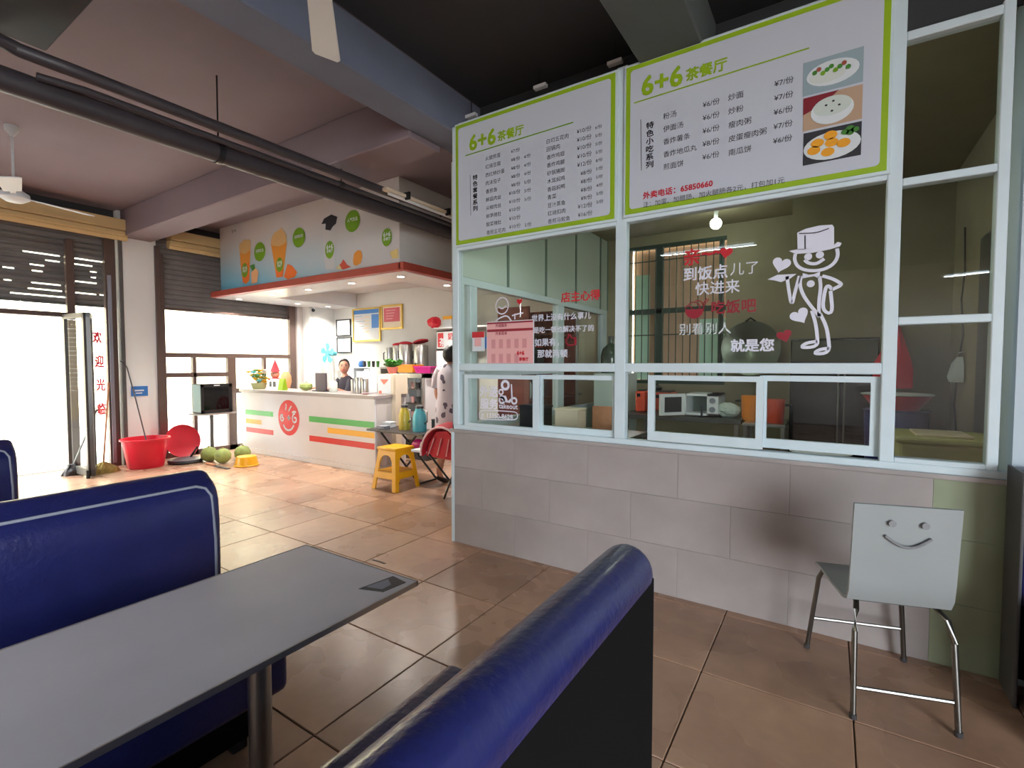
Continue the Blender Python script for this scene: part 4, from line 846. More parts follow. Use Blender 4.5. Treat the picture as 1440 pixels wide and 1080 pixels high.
# steel counter with urns
t, ux0, ux1 = shelf_unit('urn_table', 'steel table carrying the urns behind the counter', 535, 604, (1.345, 1.12), 5.5, 5.9, 'steel')
for i, (px, r, h, lid, lb) in enumerate(((547, .06, .33, 0, 'slim steel urn without a lid, leftmost of the urns'), (557, .085, .36, 1, 'steel urn with a crimson lid, second from left'), (571, .11, .375, 1, 'steel urn with a crimson lid, second from right'), (589, .115, .36, 2, 'steel urn with a tilted crimson lid, rightmost of the urns'))):
    p = P(px, 515, y=5.68); c = (p.x, 5.68+.05*(i % 2), 1.345); t = thing('steel_urn', lb, 'urn', c, group='urns on the steel table')
    B().lathe([(r*.95, 0), (r, .02), (r, h*.94), (r*.9, h), (0, h)], c, 24).obj('urn_body', 'steel', t, smooth=True)
    B().tube([(c[0]-r-.0, c[1]-.02, c[2]+h*.35), (c[0]-r-.04, c[1]-.02, c[2]+h*.4), (c[0]-r-.04, c[1]-.02, c[2]+h*.72), (c[0]-r, c[1]-.02, c[2]+h*.76)], .009, 8).obj('handle', 'black', t, smooth=True)
    B().cyl((c[0], c[1]-r, c[2]+.06), (c[0], c[1]-r-.05, c[2]+.05), .012).obj('tap', 'black', t, smooth=True)
    if lid:
        s = B().lathe([(r*1.05, 0), (r*1.05, .02), (r*.5, .04), (0, .045)], (0, 0, 0), 24); bmesh.ops.transform(s.bm, matrix=Matrix.Translation((c[0], c[1], c[2]+h+(.0 if lid == 1 else .04)))@Matrix.Rotation(math.radians(0 if lid == 1 else -14), 4, 'Y'), verts=s.bm.verts[:])
        s.obj('lid', 'redc', t, smooth=True)
def basket(label, px0, px1, y, z, h, m_, fill=None):
    x0, x1 = P(px0, 518, y=y).x, P(px1, 518, y=y).x; t = thing('plastic_basket', label, 'basket', ((x0+x1)/2, y, z)); cx_, w_ = (x0+x1)/2, (x1-x0)/2
    rg = [[(cx_+a*w_*k, y+b_*.11*k, z+zz) for a, b_ in ((-1, -1), (1, -1), (1, 1), (-1, 1))] for k, zz in ((.82, 0), (1, h), (.94, h), (.78, .01))]
    B().loft(rg).obj('basket_wall', m_, t); s = B()
    s.tube([(cx_+a*w_*1.01, y+b_*.112, z+h) for a, b_ in ((-1, -1), (1, -1), (1, 1), (-1, 1))], .008, 6, closed=True); s.obj('rim', m_, t)
basket('orange plastic basket on top of the display fridge', 564, 588, 5.32, 1.275, .11, 'orange'); basket('magenta plastic basket right of the orange one', 589, 613, 5.3, 1.27, .09, 'magenta')
x0, x1 = P(567, 540, y=5.2).x, P(598, 540, y=5.2).x; t = thing('display_fridge', 'small glass-door display fridge with white frame under the baskets', 'fridge', ((x0+x1)/2, 5.4, 0))
s = B(); s.box(x0, x1, 5.45, 5.48, .3, 1.26); s.box(x0, x0+.03, 5.2, 5.45, .3, 1.26); s.box(x1-.03, x1, 5.2, 5.45, .3, 1.26); s.box(x0, x1, 5.2, 5.45, 1.2, 1.26); s.box(x0, x1, 5.2, 5.45, .3, .36); s.obj('fridge_body', 'white', t)
B().box(x0, x1, 5.22, 5.46, 0, .3, bev=.01).obj('base_cabinet', 'dgrey', t)
s = B(); s.box(x0, x0+.04, 5.17, 5.198, .3, 1.26); s.box(x1-.04, x1, 5.17, 5.198, .3, 1.26); s.box(x0, x1, 5.17, 5.198, 1.2, 1.26); s.box(x0, x1, 5.17, 5.198, .3, .36); s.obj('door_frame', 'steel', t); B().box(x0+.04, x1-.04, 5.18, 5.186, .36, 1.2).obj('door_glass', 'glass', t)
for z in (.6, .82, 1.03): B().box(x0+.03, x1-.03, 5.22, 5.44, z, z+.01).obj('shelf', 'chrome', t)
for k in range(9): 
    z = (.61, .83, 1.04)[k//3]; x = x0+.1+.11*(k % 3); cup_('dessert_tub', ['pink', 'dark', 'white'][k % 3]+' tub on the '+['lowest', 'middle', 'top'][k//3]+' shelf inside the glass-door display fridge', x, 5.3, z, .035, .09, ['pink', 'dgrey', 'print'][k % 3], 'tubs in the display fridge')
B().box(ux0+.2, ux1-.1, 5.52, 5.6, .3, .9).obj('yellow_crate', 'yellow', None); o = bpy.data.objects['yellow_crate']; tag(o, 'yellow crate on the floor between the cream cabinet and the display fridge', 'crate')
# right of the urns: light box, red bag, box on a wall shelf
x0, x1, z0, z1 = prect(613, 465, 650, 493, ('y', 5.6)); t = thing('light_box', 'white light box sign with red characters near the red bag', 'sign', ((x0+x1)/2, 5.6, z0)); B().box(x0, x1, 5.6, 5.75, z0, z1, bev=.02).obj('casing', 'black', t); B().box(x0+.025, x1-.02, 5.59, 5.602, z0+.025, z1-.02, bev=.004).obj('face', 'print', t)
flat([R4(x0+.05, x0+.16, z0+.05, z1-.04)], ('y', 5.585), 'red', t, 'red_block'); write('茶', (618, 486), (627, 485.5), ('y', 5.583), 'print', t, bold=.02); write('奶茶', (630, 477), (646, 477), ('y', 5.586), 'red', t, bold=.02)
B().box(x0-.02, -3.9, 5.55, YB, z1+.02, z1+.04).obj('shelf_board', 'white', setting('trim_2', (x0, 5.8, z1)))
zt = z1+.04; rb = P(611, 459, y=5.7); t = thing('red_bag', 'crumpled red plastic bag on the shelf above the light box', 'bag', (rb.x, 5.7, zt)); s = B(); s.ball((rb.x, 5.7, zt+.09), .1, (1.25, .8, .88), 20)
for v in s.bm.verts: v.co += Vector((random.uniform(-1, 1), random.uniform(-1, 1), random.uniform(-.4, 1)))*.009
s.obj('bag', 'redp', t)
bx = P(632, 451, y=5.75); t = thing('carton', 'white and yellow carton beside the red bag', 'box', (bx.x, 5.75, zt)); B().box(bx.x-.07, bx.x+.1, 5.68, 5.85, zt, zt+.13, bev=.004).obj('carton_body', 'print', t); B().box(bx.x-.072, bx.x+.102, 5.678, 5.852, zt+.13, zt+.18, bev=.004).obj('carton_lid', 'yellow', t)
B().box(P(613, 500, y=5.6).x, P(613, 500, y=5.6).x+.5, 5.6, 5.95, .0, 1.6, bev=.02).obj('tall_cooler', 'white', None); tag(bpy.data.objects['tall_cooler'], 'white cooler cabinet under the light box beside the standing person', 'cooler')

# ================================================================ LEFT SIDE BY THE SHOP FRONT
t = thing('warming_cabinet', 'black glass-fronted warming cabinet on a pole stand by the window', 'display cabinet', (-7.72, 3.7, 0))
s = B(); s.box(-7.84, -7.6, 3.48, 3.9, .68, .70); s.box(-7.84, -7.6, 3.48, 3.9, 1.08, 1.11); s.box(-7.84, -7.825, 3.48, 3.9, .7, 1.08); s.box(-7.84, -7.6, 3.885, 3.9, .7, 1.08); s.obj('cabinet_shell', 'black', t)
B().box(-7.84, -7.6, 3.47, 3.482, .7, 1.1).obj('side_glass', mat('pale_teal_side', (170, 200, 192), .2), t)
s = B(); s.box(-7.6, -7.585, 3.47, 3.51, .68, 1.11); s.box(-7.6, -7.585, 3.86, 3.91, .68, 1.11); s.box(-7.6, -7.585, 3.47, 3.91, .68, .73); s.box(-7.6, -7.585, 3.47, 3.91, 1.06, 1.11); s.obj('door_frame', 'black', t)
B().box(-7.595, -7.59, 3.51, 3.86, .73, 1.06).obj('door_glass', glass_mat('smoked_glass', (.35, .32, .3), 1.5), t); B().box(-7.585, -7.58, 3.65, 3.73, 1.08, 1.095).obj('name_plate', 'print', t)
B().box(-7.82, -7.61, 3.5, 3.88, .9, .906).obj('shelf', 'chrome', t); B().box(-7.9, -7.55, 3.44, 3.94, .655, .68, bev=.004).obj('tray', 'steel', t)
B().cyl((-7.74, 3.68, .03), (-7.74, 3.68, .655), .025).obj('pole', 'greyframe', t, smooth=True); B().lathe([(.12, 0), (.12, .015), (.03, .03), (0, .03)], (-7.74, 3.68, 0), 24).obj('foot', 'greyframe', t, smooth=True)
t = thing('bucket', 'large red plastic bucket by the pillar', 'bucket', (-7.82, 2.86, 0)); B().lathe([(.2, 0), (.205, .01), (.262, .37), (.285, .375), (.285, .395), (.255, .395), (.19, .02), (0, .02)], (-7.82, 2.86, 0), 32).obj('tub', 'redp', t, smooth=True)
s = B(); s.lathe([(.2, 0), (.235, .02), (.24, .035), (.19, .02), (.06, .03), (0, .03)], (0, 0, 0), 32); bmesh.ops.transform(s.bm, matrix=Matrix.Translation((-7.99, 3.38, .27))@Matrix.Rotation(math.radians(78), 4, 'Y'), verts=s.bm.verts[:])
t = thing('basin', 'round red plastic basin leaning on the window frame', 'basin', (-7.97, 3.38, .03)); s.obj('basin_body', 'redp', t, smooth=True)
t = thing('pot_lid', 'dark grey flat lid lying on the floor in front of the red basin', 'lid', (-7.7, 3.3, 0)); B().lathe([(.2, 0), (.22, .02), (.21, .05), (.05, .07), (0, .07)], (-7.7, 3.3, 0), 28).obj('lid_body', 'dgrey', t, smooth=True)
B().tube([(-7.7, 3.36, .06), (-7.7, 3.4, .12), (-7.7, 3.46, .2)], .014, 8).obj('lid_handle', 'black', t, smooth=True)
for i, (x, y, lb) in enumerate(((-7.5, 3.52, 'left one of three green coconuts on the floor'), (-7.2, 3.56, 'front middle one of three green coconuts on the floor'), (-7.2, 3.84, 'right rear one of three green coconuts on the floor'))):
    t = thing('coconut', lb, 'coconut', (x, y, 0), group='green coconuts on the floor'); B().lathe([(0, 0), (.06, .01), (.105, .06), (.11, .12), (.08, .18), (.03, .205), (0, .205)], (x, y, 0), 20).obj('husk', 'nut', t, smooth=True); B().cyl((x, y, .2), (x, y, .222), .022, .012, 8).obj('stem', 'straw', t)
t = thing('plastic_basin', 'yellow plastic stool top standing upside down on the floor by the counter', 'stool', (-6.75, 3.65, 0)); B().lathe([(.15, 0), (.13, .1), (.12, .13), (.0, .135)], (-6.75, 3.65, 0), 28).obj('seat', 'yellow', t, smooth=True)
B().lathe([(.155, 0), (.16, .012), (.15, .02)], (-6.75, 3.65, 0), 28).obj('rim', 'yellow', t, smooth=True)
t = thing('knife', 'long dark chopping knife lying on the floor before the coconuts', 'knife', (-6.95, 3.3, 0)); B().box(-7.05, -6.7, 3.36, 3.41, .003, .012).obj('blade', 'dgrey', t); B().box(-7.3, -7.05, 3.37, 3.4, .003, .028, bev=.006).obj('handle', 'wood', t)
def broom(label, cat, x, y, top, hm, head, hx=.16, name='broom'):
    t = thing(name, label, cat, (x, y, 0)); B().tube([(x, y, .1), top], .012, 8).obj('handle', hm, t, smooth=True)
    s = B(); s.lathe([(.0, 0), (hx, 0), (hx*.9, .05), (.03, .13), (0, .13)], (x, y, 0), 20, sx=.7, sy=1.15)
    for v in s.bm.verts: v.co += Vector((random.uniform(-1, 1), random.uniform(-1, 1), random.uniform(0, 1) if v.co.z > .01 else 0))*.012
    s.obj('brush', head, t); return t
broom('straw broom with a peach handle beside the door frame', 'broom', -7.85, 2.4, (-8.12, 2.57, 1.15), 'wood', 'straw', .15)
broom('old grey mop head with a short stick behind the straw broom', 'mop', -8.02, 2.14, (-8.17, 2.45, .8), 'greyframe', 'dgrey', .1, 'mop')
t = thing('mop_stick', 'thin hooked metal stick standing in the red bucket', 'stick', (-7.82, 2.9, .03)); B().tube([(-7.82, 2.93, .03), (-8.03, 2.84, .9), (-8.15, 2.79, 1.35), (-8.17, 2.76, 1.42), (-8.16, 2.72, 1.44)], .008, 8).obj('stick', 'dgrey', t, smooth=True)
t = thing('blue_plate_sign', 'small blue sign plate on the pillar', 'sign', (XL, 2.98, 1.0)); pz = P(196, 550, x=XL); B().box(XL+.0, XL+.012, pz.y-.1, pz.y+.1, pz.z-.07, pz.z+.07, bev=.003).obj('plate', 'blue', t); flat([R4(pz.y-.06, pz.y+.05, pz.z-.0, pz.z+.02), R4(pz.y-.05, pz.y+.03, pz.z-.035, pz.z-.02)], ('x', XL+.014), 'print', t, 'printed_row')

# ================================================================ FOLDING TABLE, THERMOSES, STOOL, STROLLER
t = thing('folding_table', 'black folding table with crossed legs beside the counter end', 'table', (-4.35, 4.35, 0))
B().box(-4.82, -3.86, 4.1, 4.5, .575, .6, bev=.006).obj('table_top', mat('dark_table_top', (50, 42, 44), .4), t)
for y in (4.15, 4.45):
    B().tube([(-4.62, y, .57), (-3.98, y, .01)], .013, 8).obj('leg', 'black', t, smooth=True); B().tube([(-4.02, y, .57), (-4.58, y, .01)], .013, 8).obj('leg', 'black', t, smooth=True)
for x in (-3.98, -4.58): B().cyl((x, 4.15, .012), (x, 4.45, .012), .011, n=8).obj('foot_bar', 'black', t, smooth=True)
def thermos(label, x, y, m_, r, h):
    c = (x, y, .6); t = thing('thermos', label, 'thermos', c, group='thermoses on the folding table'); B().lathe([(r, 0), (r*1.03, .015), (r, h*.6), (r*.62, h*.86), (r*.6, h*.9), (0, h*.9)], c, 22).obj('jug', m_, t, smooth=True)
    B().lathe([(r*.62, 0), (r*.6, .03), (r*.3, .045), (0, .045)], (x, y, .6+h*.9), 18).obj('lid', 'dgrey', t, smooth=True); B().tube([(x+r*.62, y, .6+h*.86), (x+r*1.5, y, .6+h*.8), (x+r*1.5, y, .6+h*.4), (x+r, y, .6+h*.3)], .009, 8).obj('handle', 'chrome', t, smooth=True)
thermos('olive yellow thermos jug on the folding table', -4.36, 4.3, 'lime', .068, .3); thermos('teal blue thermos jug on the folding table', -4.11, 4.3, 'teal', .082, .3)
for i, (x, y, w_, h_, m_, lb) in enumerate(((-4.68, 4.35, .14, .06, 'print', 'white food box on the folding table behind the yellow thermos'), (-4.62, 4.2, .12, .03, 'piping', 'crumpled pale wrapper on the front edge of the folding table'), (-4.0, 4.5, .12, .12, 'dgrey', 'dark container at the right end of the folding table'))):
    t = thing('food_box', lb, 'box', (x, y, .6)); B().box(x-w_/2, x+w_/2, y-.05, y+.05, .6, .6+h_, bev=.008).obj('box_body', m_, t); B().box(x-w_/2-.004, x+w_/2+.004, y-.054, y+.054, .6+h_, .6+h_+.01, bev=.003).obj('lid', m_, t)
# yellow stool
sx, sy, hs = -4.13, 3.93, .47
t = thing('plastic_stool', 'yellow plastic stool with arched openings in front of the folding table', 'stool', (sx, sy, 0)); top, bot = .135, .19
B().box(sx-top-.012, sx+top+.012, sy-top-.012, sy+top+.012, hs-.035, hs, bev=.012).obj('seat', 'yellow', t, smooth=True)
def at_h(k, z): return top+(bot-top)*(1-z/(hs-.03))
for (a, b_) in ((-1, -1), (1, -1), (1, 1), (-1, 1)):
    rg = []
    for z in (0, .12, .3, hs-.03):
        e_ = at_h(0, z); w_ = .055 if z < .35 else .07; th_ = .014
        x1_, y1_ = sx+a*e_, sy+b_*e_
        rg.append([(x1_, y1_, z), (x1_-a*w_, y1_, z), (x1_-a*w_, y1_-b_*th_, z), (x1_-a*th_, y1_-b_*th_, z), (x1_-a*th_, y1_-b_*w_, z), (x1_, y1_-b_*w_, z)])
    B().loft(rg).obj('leg', 'yellow', t)
def side(fn):
    # apron with an arch on top and a low rail
    z0r, z1r = .13, .2; s = B()
    e0, e1 = at_h(0, z0r), at_h(0, z1r); B().loft([[fn(-e0+.05, e0, z0r), fn(e0-.05, e0, z0r), fn(e0-.05, e0-.012, z0r), fn(-e0+.05, e0-.012, z0r)], [fn(-e1+.05, e1, z1r), fn(e1-.05, e1, z1r), fn(e1-.05, e1-.012, z1r), fn(-e1+.05, e1-.012, z1r)]]).obj('side_rail', 'yellow', t)
    n = 10; prev = None
    for k in range(n+1):
        u = -1+2*k/n; zz = .33+.055*math.sqrt(max(0, 1-u*u)); ez = at_h(0, zz); et = at_h(0, hs-.03); h_ = u*(et-.05)
        cur = [fn(h_, ez, zz), fn(h_, et, hs-.03), fn(h_, et-.012, hs-.03), fn(h_, ez-.012, zz)]
        if prev: s.loft([prev, cur])
        prev = cur
    s.obj('apron', 'yellow', t)
side(lambda h_, e_, z: (sx+h_, sy-e_, z)); side(lambda h_, e_, z: (sx+h_, sy+e_, z)); side(lambda h_, e_, z: (sx-e_, sy+h_, z)); side(lambda h_, e_, z: (sx+e_, sy+h_, z))
B().box(-4.27, -3.99, 3.79, 4.07, .185, .2, bev=.003).obj('lower_shelf', 'yellow', t)
# stroller with red hood
t = thing('baby_stroller', 'folded stroller with a red piped hood beside the standing person', 'stroller', (-3.6, 3.95, 0))
hc = Vector((-3.3, 3.92, .46)); 
rg = []
for k in range(13):
    a = math.radians(-10+k*15); rg.append([(hc.x-.28*math.cos(a)*1.0, hc.y+dy, hc.z+.3*max(-.05, math.sin(a))+zz) for dy, zz in ((-.16, 0), (-.1, .03), (0, .04), (.1, .03), (.16, 0), (.14, -.012), (0, .025), (-.14, -.012))])
B().loft(rg).obj('hood', 'redc', t, smooth=True)
B().tube([(r_[0][0], r_[0][1]-.004, r_[0][2]) for r_ in rg], .011, 8).obj('piping', mat('pale_pink_piping', (236, 196, 196), .5), t, smooth=True)
s = B(); s.prism([(hc.x-.24, .44), (hc.x+.22, .42), (hc.x+.22, .56), (hc.x+.04, .72), (hc.x-.1, .7), (hc.x-.2, .58)], 'y', 3.8, 4.02); s.obj('seat_fabric', 'redc', t)
for k in range(3): B().tube([(hc.x-.2+.12*k, 3.79, .46), (hc.x-.12+.1*k, 3.79, .64)], .006, 6).obj('seam', 'pink', t)
for y in (3.8, 4.04): B().tube([(-3.5, y, .46), (-3.0, y, .02)], .011, 8).obj('frame_tube', 'black', t, smooth=True); B().tube([(-3.1, y, .46), (-3.3, y, .02)], .011, 8).obj('frame_tube', 'black', t, smooth=True)
B().box(-3.8, -3.55, 3.84, 3.98, .45, .475, bev=.004).obj('foot_rest', 'print', t)
t = thing('pink_bag', 'pink and dark bag hanging below the folding table top', 'bag', (-4.15, 4.3, .38)); s = B(); s.ball((-4.12, 4.3, .44), .09, (1.3, .6, .7), 16); s.obj('bag_body', 'magenta', t, smooth=True); B().tube([(-4.2, 4.3, .5), (-4.15, 4.3, .57), (-4.05, 4.3, .57), (-4.02, 4.3, .5)], .006, 6).obj('strap', 'black', t)
t = thing('net_bag', 'black bag with white piping between the table and the stroller', 'bag', (-3.92, 4.22, .4)); s = B(); s.ball((-3.9, 4.2, .45), .09, (1, .6, 1), 16); s.obj('bag_body', 'black', t, smooth=True); B().tube([(-3.97, 4.14, .4), (-3.93, 4.13, .5), (-3.87, 4.13, .53)], .006, 6).obj('piping', 'print', t)
# ================================================================ KITCHEN CONTENTS
t = thing('prep_table', 'dark steel prep table under the barred kitchen window', 'table', (-1.2, 5.2, 0))
B().box(-1.78, -.66, 4.75, 5.5, .86, .9, bev=.004).obj('table_top', 'greyframe', t)
for x in (-1.73, -.7):
    for y in (4.8, 5.45): B().box(x-.02, x+.02, y-.02, y+.02, 0, .86).obj('leg', 'steel', t)
B().box(-1.75, -.68, 4.8, 5.45, .45, .47).obj('lower_shelf', 'steel', t)
mx0, mx1, mz0, mz1 = -1.16, -.88, .93, 1.1
t = thing('microwave', 'white microwave with its door open on the prep table', 'microwave', (-1.05, 5.1, .9))
x0, x1 = P(962, 570, y=4.85).x, P(1010, 570, y=4.85).x; z0, z1 = .915, P(985, 554, y=4.85).z
s = B(); s.box(x0, x1, 4.85, 5.2, z0, z0+.02); s.box(x0, x1, 4.85, 5.2, z1-.02, z1); s.box(x0, x0+.02, 4.85, 5.2, z0, z1); s.box(x1-.1, x1, 4.85, 5.2, z0, z1); s.box(x0, x1, 5.18, 5.2, z0, z1); s.obj('oven_body', 'white', t)
B().box(x0+.02, x1-.1, 5.15, 5.18, z0+.02, z1-.02).obj('cavity', mat('oven_cavity', (130, 150, 140), .4), t)
for z in (z0+.06, z1-.06): B().cyl((x1-.05, 4.85, z), (x1-.05, 4.835, z), .026).obj('knob', 'piping', t, smooth=True)
s = B(); s.box(0, .27, -.015, .015, z0, z1); bmesh.ops.transform(s.bm, matrix=Matrix.Translation((x0, 4.84, 0))@Matrix.Rotation(math.radians(-128), 4, 'Z'), verts=s.bm.verts[:]); s.obj('door', 'white', t)
s = B(); s.box(.04, .23, .015, .018, z0+.03, z1-.03); bmesh.ops.transform(s.bm, matrix=Matrix.Translation((x0, 4.84, 0))@Matrix.Rotation(math.radians(-128), 4, 'Z'), verts=s.bm.verts[:]); s.obj('door_window', 'dgrey', t)
for x in (x0+.04, x1-.04): B().cyl((x, 5.0, .9), (x, 5.0, .915), .015, n=10).obj('foot', 'black', t)
cred = mat('coral_enamel', (206, 82, 60), .4)
for lb, px0, px1, y, zt in (('coral red toaster oven left of the microwave', 912, 944, 5.2, 1.1), ('orange appliance at the far left of the kitchen prep table', 893, 907, 5.0, 1.12)):
    x0, x1 = P(px0, 570, y=y).x, P(px1, 570, y=y).x; t = thing('toaster_oven', lb, 'oven', ((x0+x1)/2, y, .9)); B().box(x0, x1, y, y+.25, .905, zt, bev=.015).obj('casing', cred, t); B().box(x0+.02, x1-.05, y-.006, y, zt-.06, zt-.025, bev=.002).obj('control_panel', 'black', t)
    B().box(x0+.02, x1-.02, y+.02, y+.23, zt, zt+.015, bev=.004).obj('top_rack', 'dgrey', t)
t = thing('small_kettle', 'small black pot with a knob on top of the coral red toaster oven', 'pot', (-1.52, 5.3, 1.115)); B().lathe([(.05, 0), (.06, .03), (.03, .05), (.015, .06), (.015, .075), (0, .08)], (-1.58, 5.32, 1.115), 16).obj('pot_body', 'black', t, smooth=True)
t = thing('plastic_sack', 'clear bundled plastic bag on the prep table beside the microwave', 'bag', (-.72, 5.0, .9)); s = B(); s.ball((-.8, 4.95, .97), .09, (1.2, .8, .8), 16)
for v in s.bm.verts: v.co += Vector((random.uniform(-1, 1),)*3)*.006
s.obj('bag_body', 'kpanel', t)
def potty(label, px0, px1, y, z0, h, m_):
    x0, x1 = P(px0, 580, y=y).x, P(px1, 580, y=y).x; c = ((x0+x1)/2, y, z0); r = (x1-x0)/2; t = thing('stock_pot', label, 'pot', c)
    B().lathe([(r*.86, 0), (r*.9, .01), (r, h), (r*1.04, h+.008), (0, h+.01)], c, 24).obj('pot_body', m_, t, smooth=True)
    for a in (-1, 1): B().tube([(c[0]+a*r, y-.03, z0+h*.8), (c[0]+a*(r+.04), y-.03, z0+h*.8), (c[0]+a*(r+.04), y+.03, z0+h*.8), (c[0]+a*r, y+.03, z0+h*.8)], .009, 6).obj('handle', 'black', t, smooth=True)
t = thing('kitchen_shelf', 'low steel stand holding the red and orange pots', 'stand', (-.4, 4.9, 0)); B().box(-.64, -.31, 4.7, 4.74+.4, .86, .885, bev=.004).obj('board', 'steel', t); 
for x in (-.62, -.33): 
    for y in (4.72, 5.12): B().box(x-.015, x+.015, y-.015, y+.015, 0, .86).obj('leg', 'steel', t)
potty('brick red stock pot with black handles in the kitchen', 1077, 1104, 4.85, .885, .2, cred); potty('orange pot left of the brick red stock pot', 1042, 1066, 4.95, .885, .22, 'orange')
# black fridge
x0, x1 = -.3, .33; t = thing('kitchen_fridge', 'tall black two-door refrigerator behind the kitchen glass', 'fridge', (0, 5.0, 0)); bf = mat('black_fridge', (16, 20, 20), .18)
B().box(x0, x1, 4.98, 5.44, .03, 1.62, bev=.008).obj('fridge_body', bf, t)
for a, c in ((x0, .075), (.08, x1)): B().box(a, c, 4.95, 4.978, .1, 1.4, bev=.006).obj('fridge_door', bf, t)
for x in (.055, .1): B().box(x-.006, x+.006, 4.925, 4.94, .6, 1.36, bev=.002).obj('door_handle', 'chrome', t)
B().box(x0+.01, x1-.01, 4.96, 4.978, 1.42, 1.6).obj('top_panel', mat('fridge_top_panel', (62, 66, 48), .4), t)
for x in (x0+.05, x1-.05): B().box(x-.02, x+.02, 5.0, 5.4, 0, .03).obj('foot', 'black', t)
# wok hanging on the back wall
wc = P(1055, 490, y=5.9); t = thing('wok', 'large dark wok leaning against the kitchen back wall', 'wok', (wc.x, 5.95, wc.z)); s = B(); s.lathe([(0, 0), (.14, .02), (.25, .08), (.3, .14), (.29, .14), (.13, .035), (0, .015)], (0, 0, 0), 28)
bmesh.ops.transform(s.bm, matrix=Matrix.Translation((wc.x, 6.03, wc.z))@Matrix.Rotation(math.radians(90), 4, 'X'), verts=s.bm.verts[:]); s.obj('wok_body', mat('wok_iron', (112, 118, 104), .3, .6), t, smooth=True); B().tube([(wc.x-.05, 5.9, wc.z+.29), (wc.x, 5.88, wc.z+.33), (wc.x+.05, 5.9, wc.z+.29)], .01, 8).obj('handle', 'black', t, smooth=True)
# dark bottle in corner left section
bc_ = P(859, 500, y=5.2); c = (bc_.x, 5.2, 1.3); t = thing('water_bottle', 'tall dark green bottle in the kitchen corner', 'bottle', c); B().lathe([(.1, 0), (.11, .02), (.11, .2), (.09, .27), (.03, .33), (.03, .38), (0, .38)], c, 20).obj('bottle_body', mat('bottle_green', (60, 74, 62), .15), t, smooth=True); B().cyl((c[0], c[1], 1.68), (c[0], c[1], 1.71), .034).obj('cap', 'dgrey', t, smooth=True)
sh = thing('corner_cabinet', 'grey-green cabinet carrying the dark green bottle', 'cabinet', (c[0], 5.2, 0)); B().box(c[0]-.14, c[0]+.2, 5.05, 5.5, 0, 1.3, bev=.008).obj('cabinet_body', 'kpanel', sh); B().box(c[0]-.13, c[0]+.19, 5.04, 5.048, .1, 1.25, bev=.002).obj('cabinet_door', 'kpanel', sh)
# drinks side beyond the kitchen glazing
t = thing('wooden_rack', 'red-brown wooden rack with jars seen through the kitchen side glazing', 'shelf', (-3.05, 5.3, 0)); rw = mat('redbrown_wood', (132, 70, 62), .5, var=.1, scale=6)
for z in (.6, 1.0, 1.4, 1.78): B().box(-3.25, -2.85, 4.75, 5.95, z-.03, z, bev=.004).obj('shelf_board', rw, t)
for y in (4.75, 5.35, 5.93): B().box(-3.25, -2.85, y-.015, y+.015, 0, 2.05, bev=.004).obj('upright', rw, t)
B().box(-3.27, -3.25, 4.73, 5.95, 0, 2.05).obj('back_panel', rw, t)
for k in range(9):
    z = (.6, 1.0, 1.4)[k//3]; y = 4.92+.3*(k % 3); nm = ['white', 'dark', 'pink'][k % 3]; r_ = .07
    j = thing('storage_jar', nm+' storage jar on the '+['lowest', 'middle', 'upper'][k//3]+' board of the red-brown rack', 'jar', (-3.0, y, z), group='jars on the red-brown rack'); B().lathe([(r_*.9, 0), (r_, .02), (r_, .17), (r_*.7, .2), (0, .2)], (-3.0, y, z), 18).obj('jar_body', ['print', 'dgrey', 'pink'][k % 3], j, smooth=True); B().cyl((-3.0, y, z+.2), (-3.0, y, z+.23), r_*.72).obj('lid', 'redc', j)
t = setting('door_2', (-2.7, YB-.02, 0)); B().box(-2.84, -2.56, YB-.045, YB-.005, 0, 2.05, bev=.006).obj('door_leaf', 'cream', t); B().cyl((-2.8, YB-.09, 1.0), (-2.8, YB-.045, 1.0), .02).obj('door_knob', 'steel', t)
# low shelf near left with boxes seen through the sashes
t = thing('kitchen_bench', 'steel work bench just inside the left kitchen sashes', 'table', (-1.7, 3.7, 0)); B().box(-2.4, -1.2, 3.3, 3.8, .84, .87, bev=.004).obj('table_top', 'steel', t)
for x in (-2.36, -1.24):
    for y in (3.34, 3.76): B().box(x-.015, x+.015, y-.015, y+.015, 0, .84).obj('leg', 'steel', t)
for lb, x0, x1, y, h, m_, nm in (('cream cardboard box on the bench inside the left kitchen window', -1.86, -1.66, 3.5, .16, 'cream', 'cardboard_box'), ('black food container on the bench inside the takeout sash', -2.2, -1.97, 3.5, .17, 'black', 'food_container'), ('wooden board standing on the bench inside the left kitchen window', -1.58, -1.42, 3.6, .2, 'wood', 'cutting_board')):
    t = thing(nm, lb, 'box', ((x0+x1)/2, y, .87)); B().box(x0, x1, y, y+(.02 if nm == 'cutting_board' else .16), .871, .87+h, bev=.006).obj('body', m_, t)
    if nm != 'cutting_board': B().box(x0-.006, x1+.006, y-.006, y+.166, .87+h, .885+h, bev=.003).obj('lid', m_, t)
for k, x in enumerate((-1.33, -1.27, -1.30)): cup_('sauce_bottle', ['white', 'dark grey', 'red'][k]+' small sauce jar on the bench by the wooden board', x-.03*(k == 2), 3.5+.05*(k == 2), .87, .022, .08, ['print', 'dgrey', 'redc'][k], 'sauce jars on the kitchen bench')
t = thing('oval_plate', 'white oval plate on the inside ledge of the kitchen window', 'plate', (-.04, 3.2, .895)); 
sh = setting('shelf_ledge', (0, 3.2, .87)); B().box(-2.4, .6, YK+.13, YK+.36, .85, .878).obj('ledge_board', 'kpanel', sh)
B().lathe([(.05, 0), (.12, .014), (.15, .03), (.147, .034), (.1, .014), (0, .01)], (-.04, 3.2, .88), 28, sx=1, sy=.6).obj('plate_body', 'white', t, smooth=True)
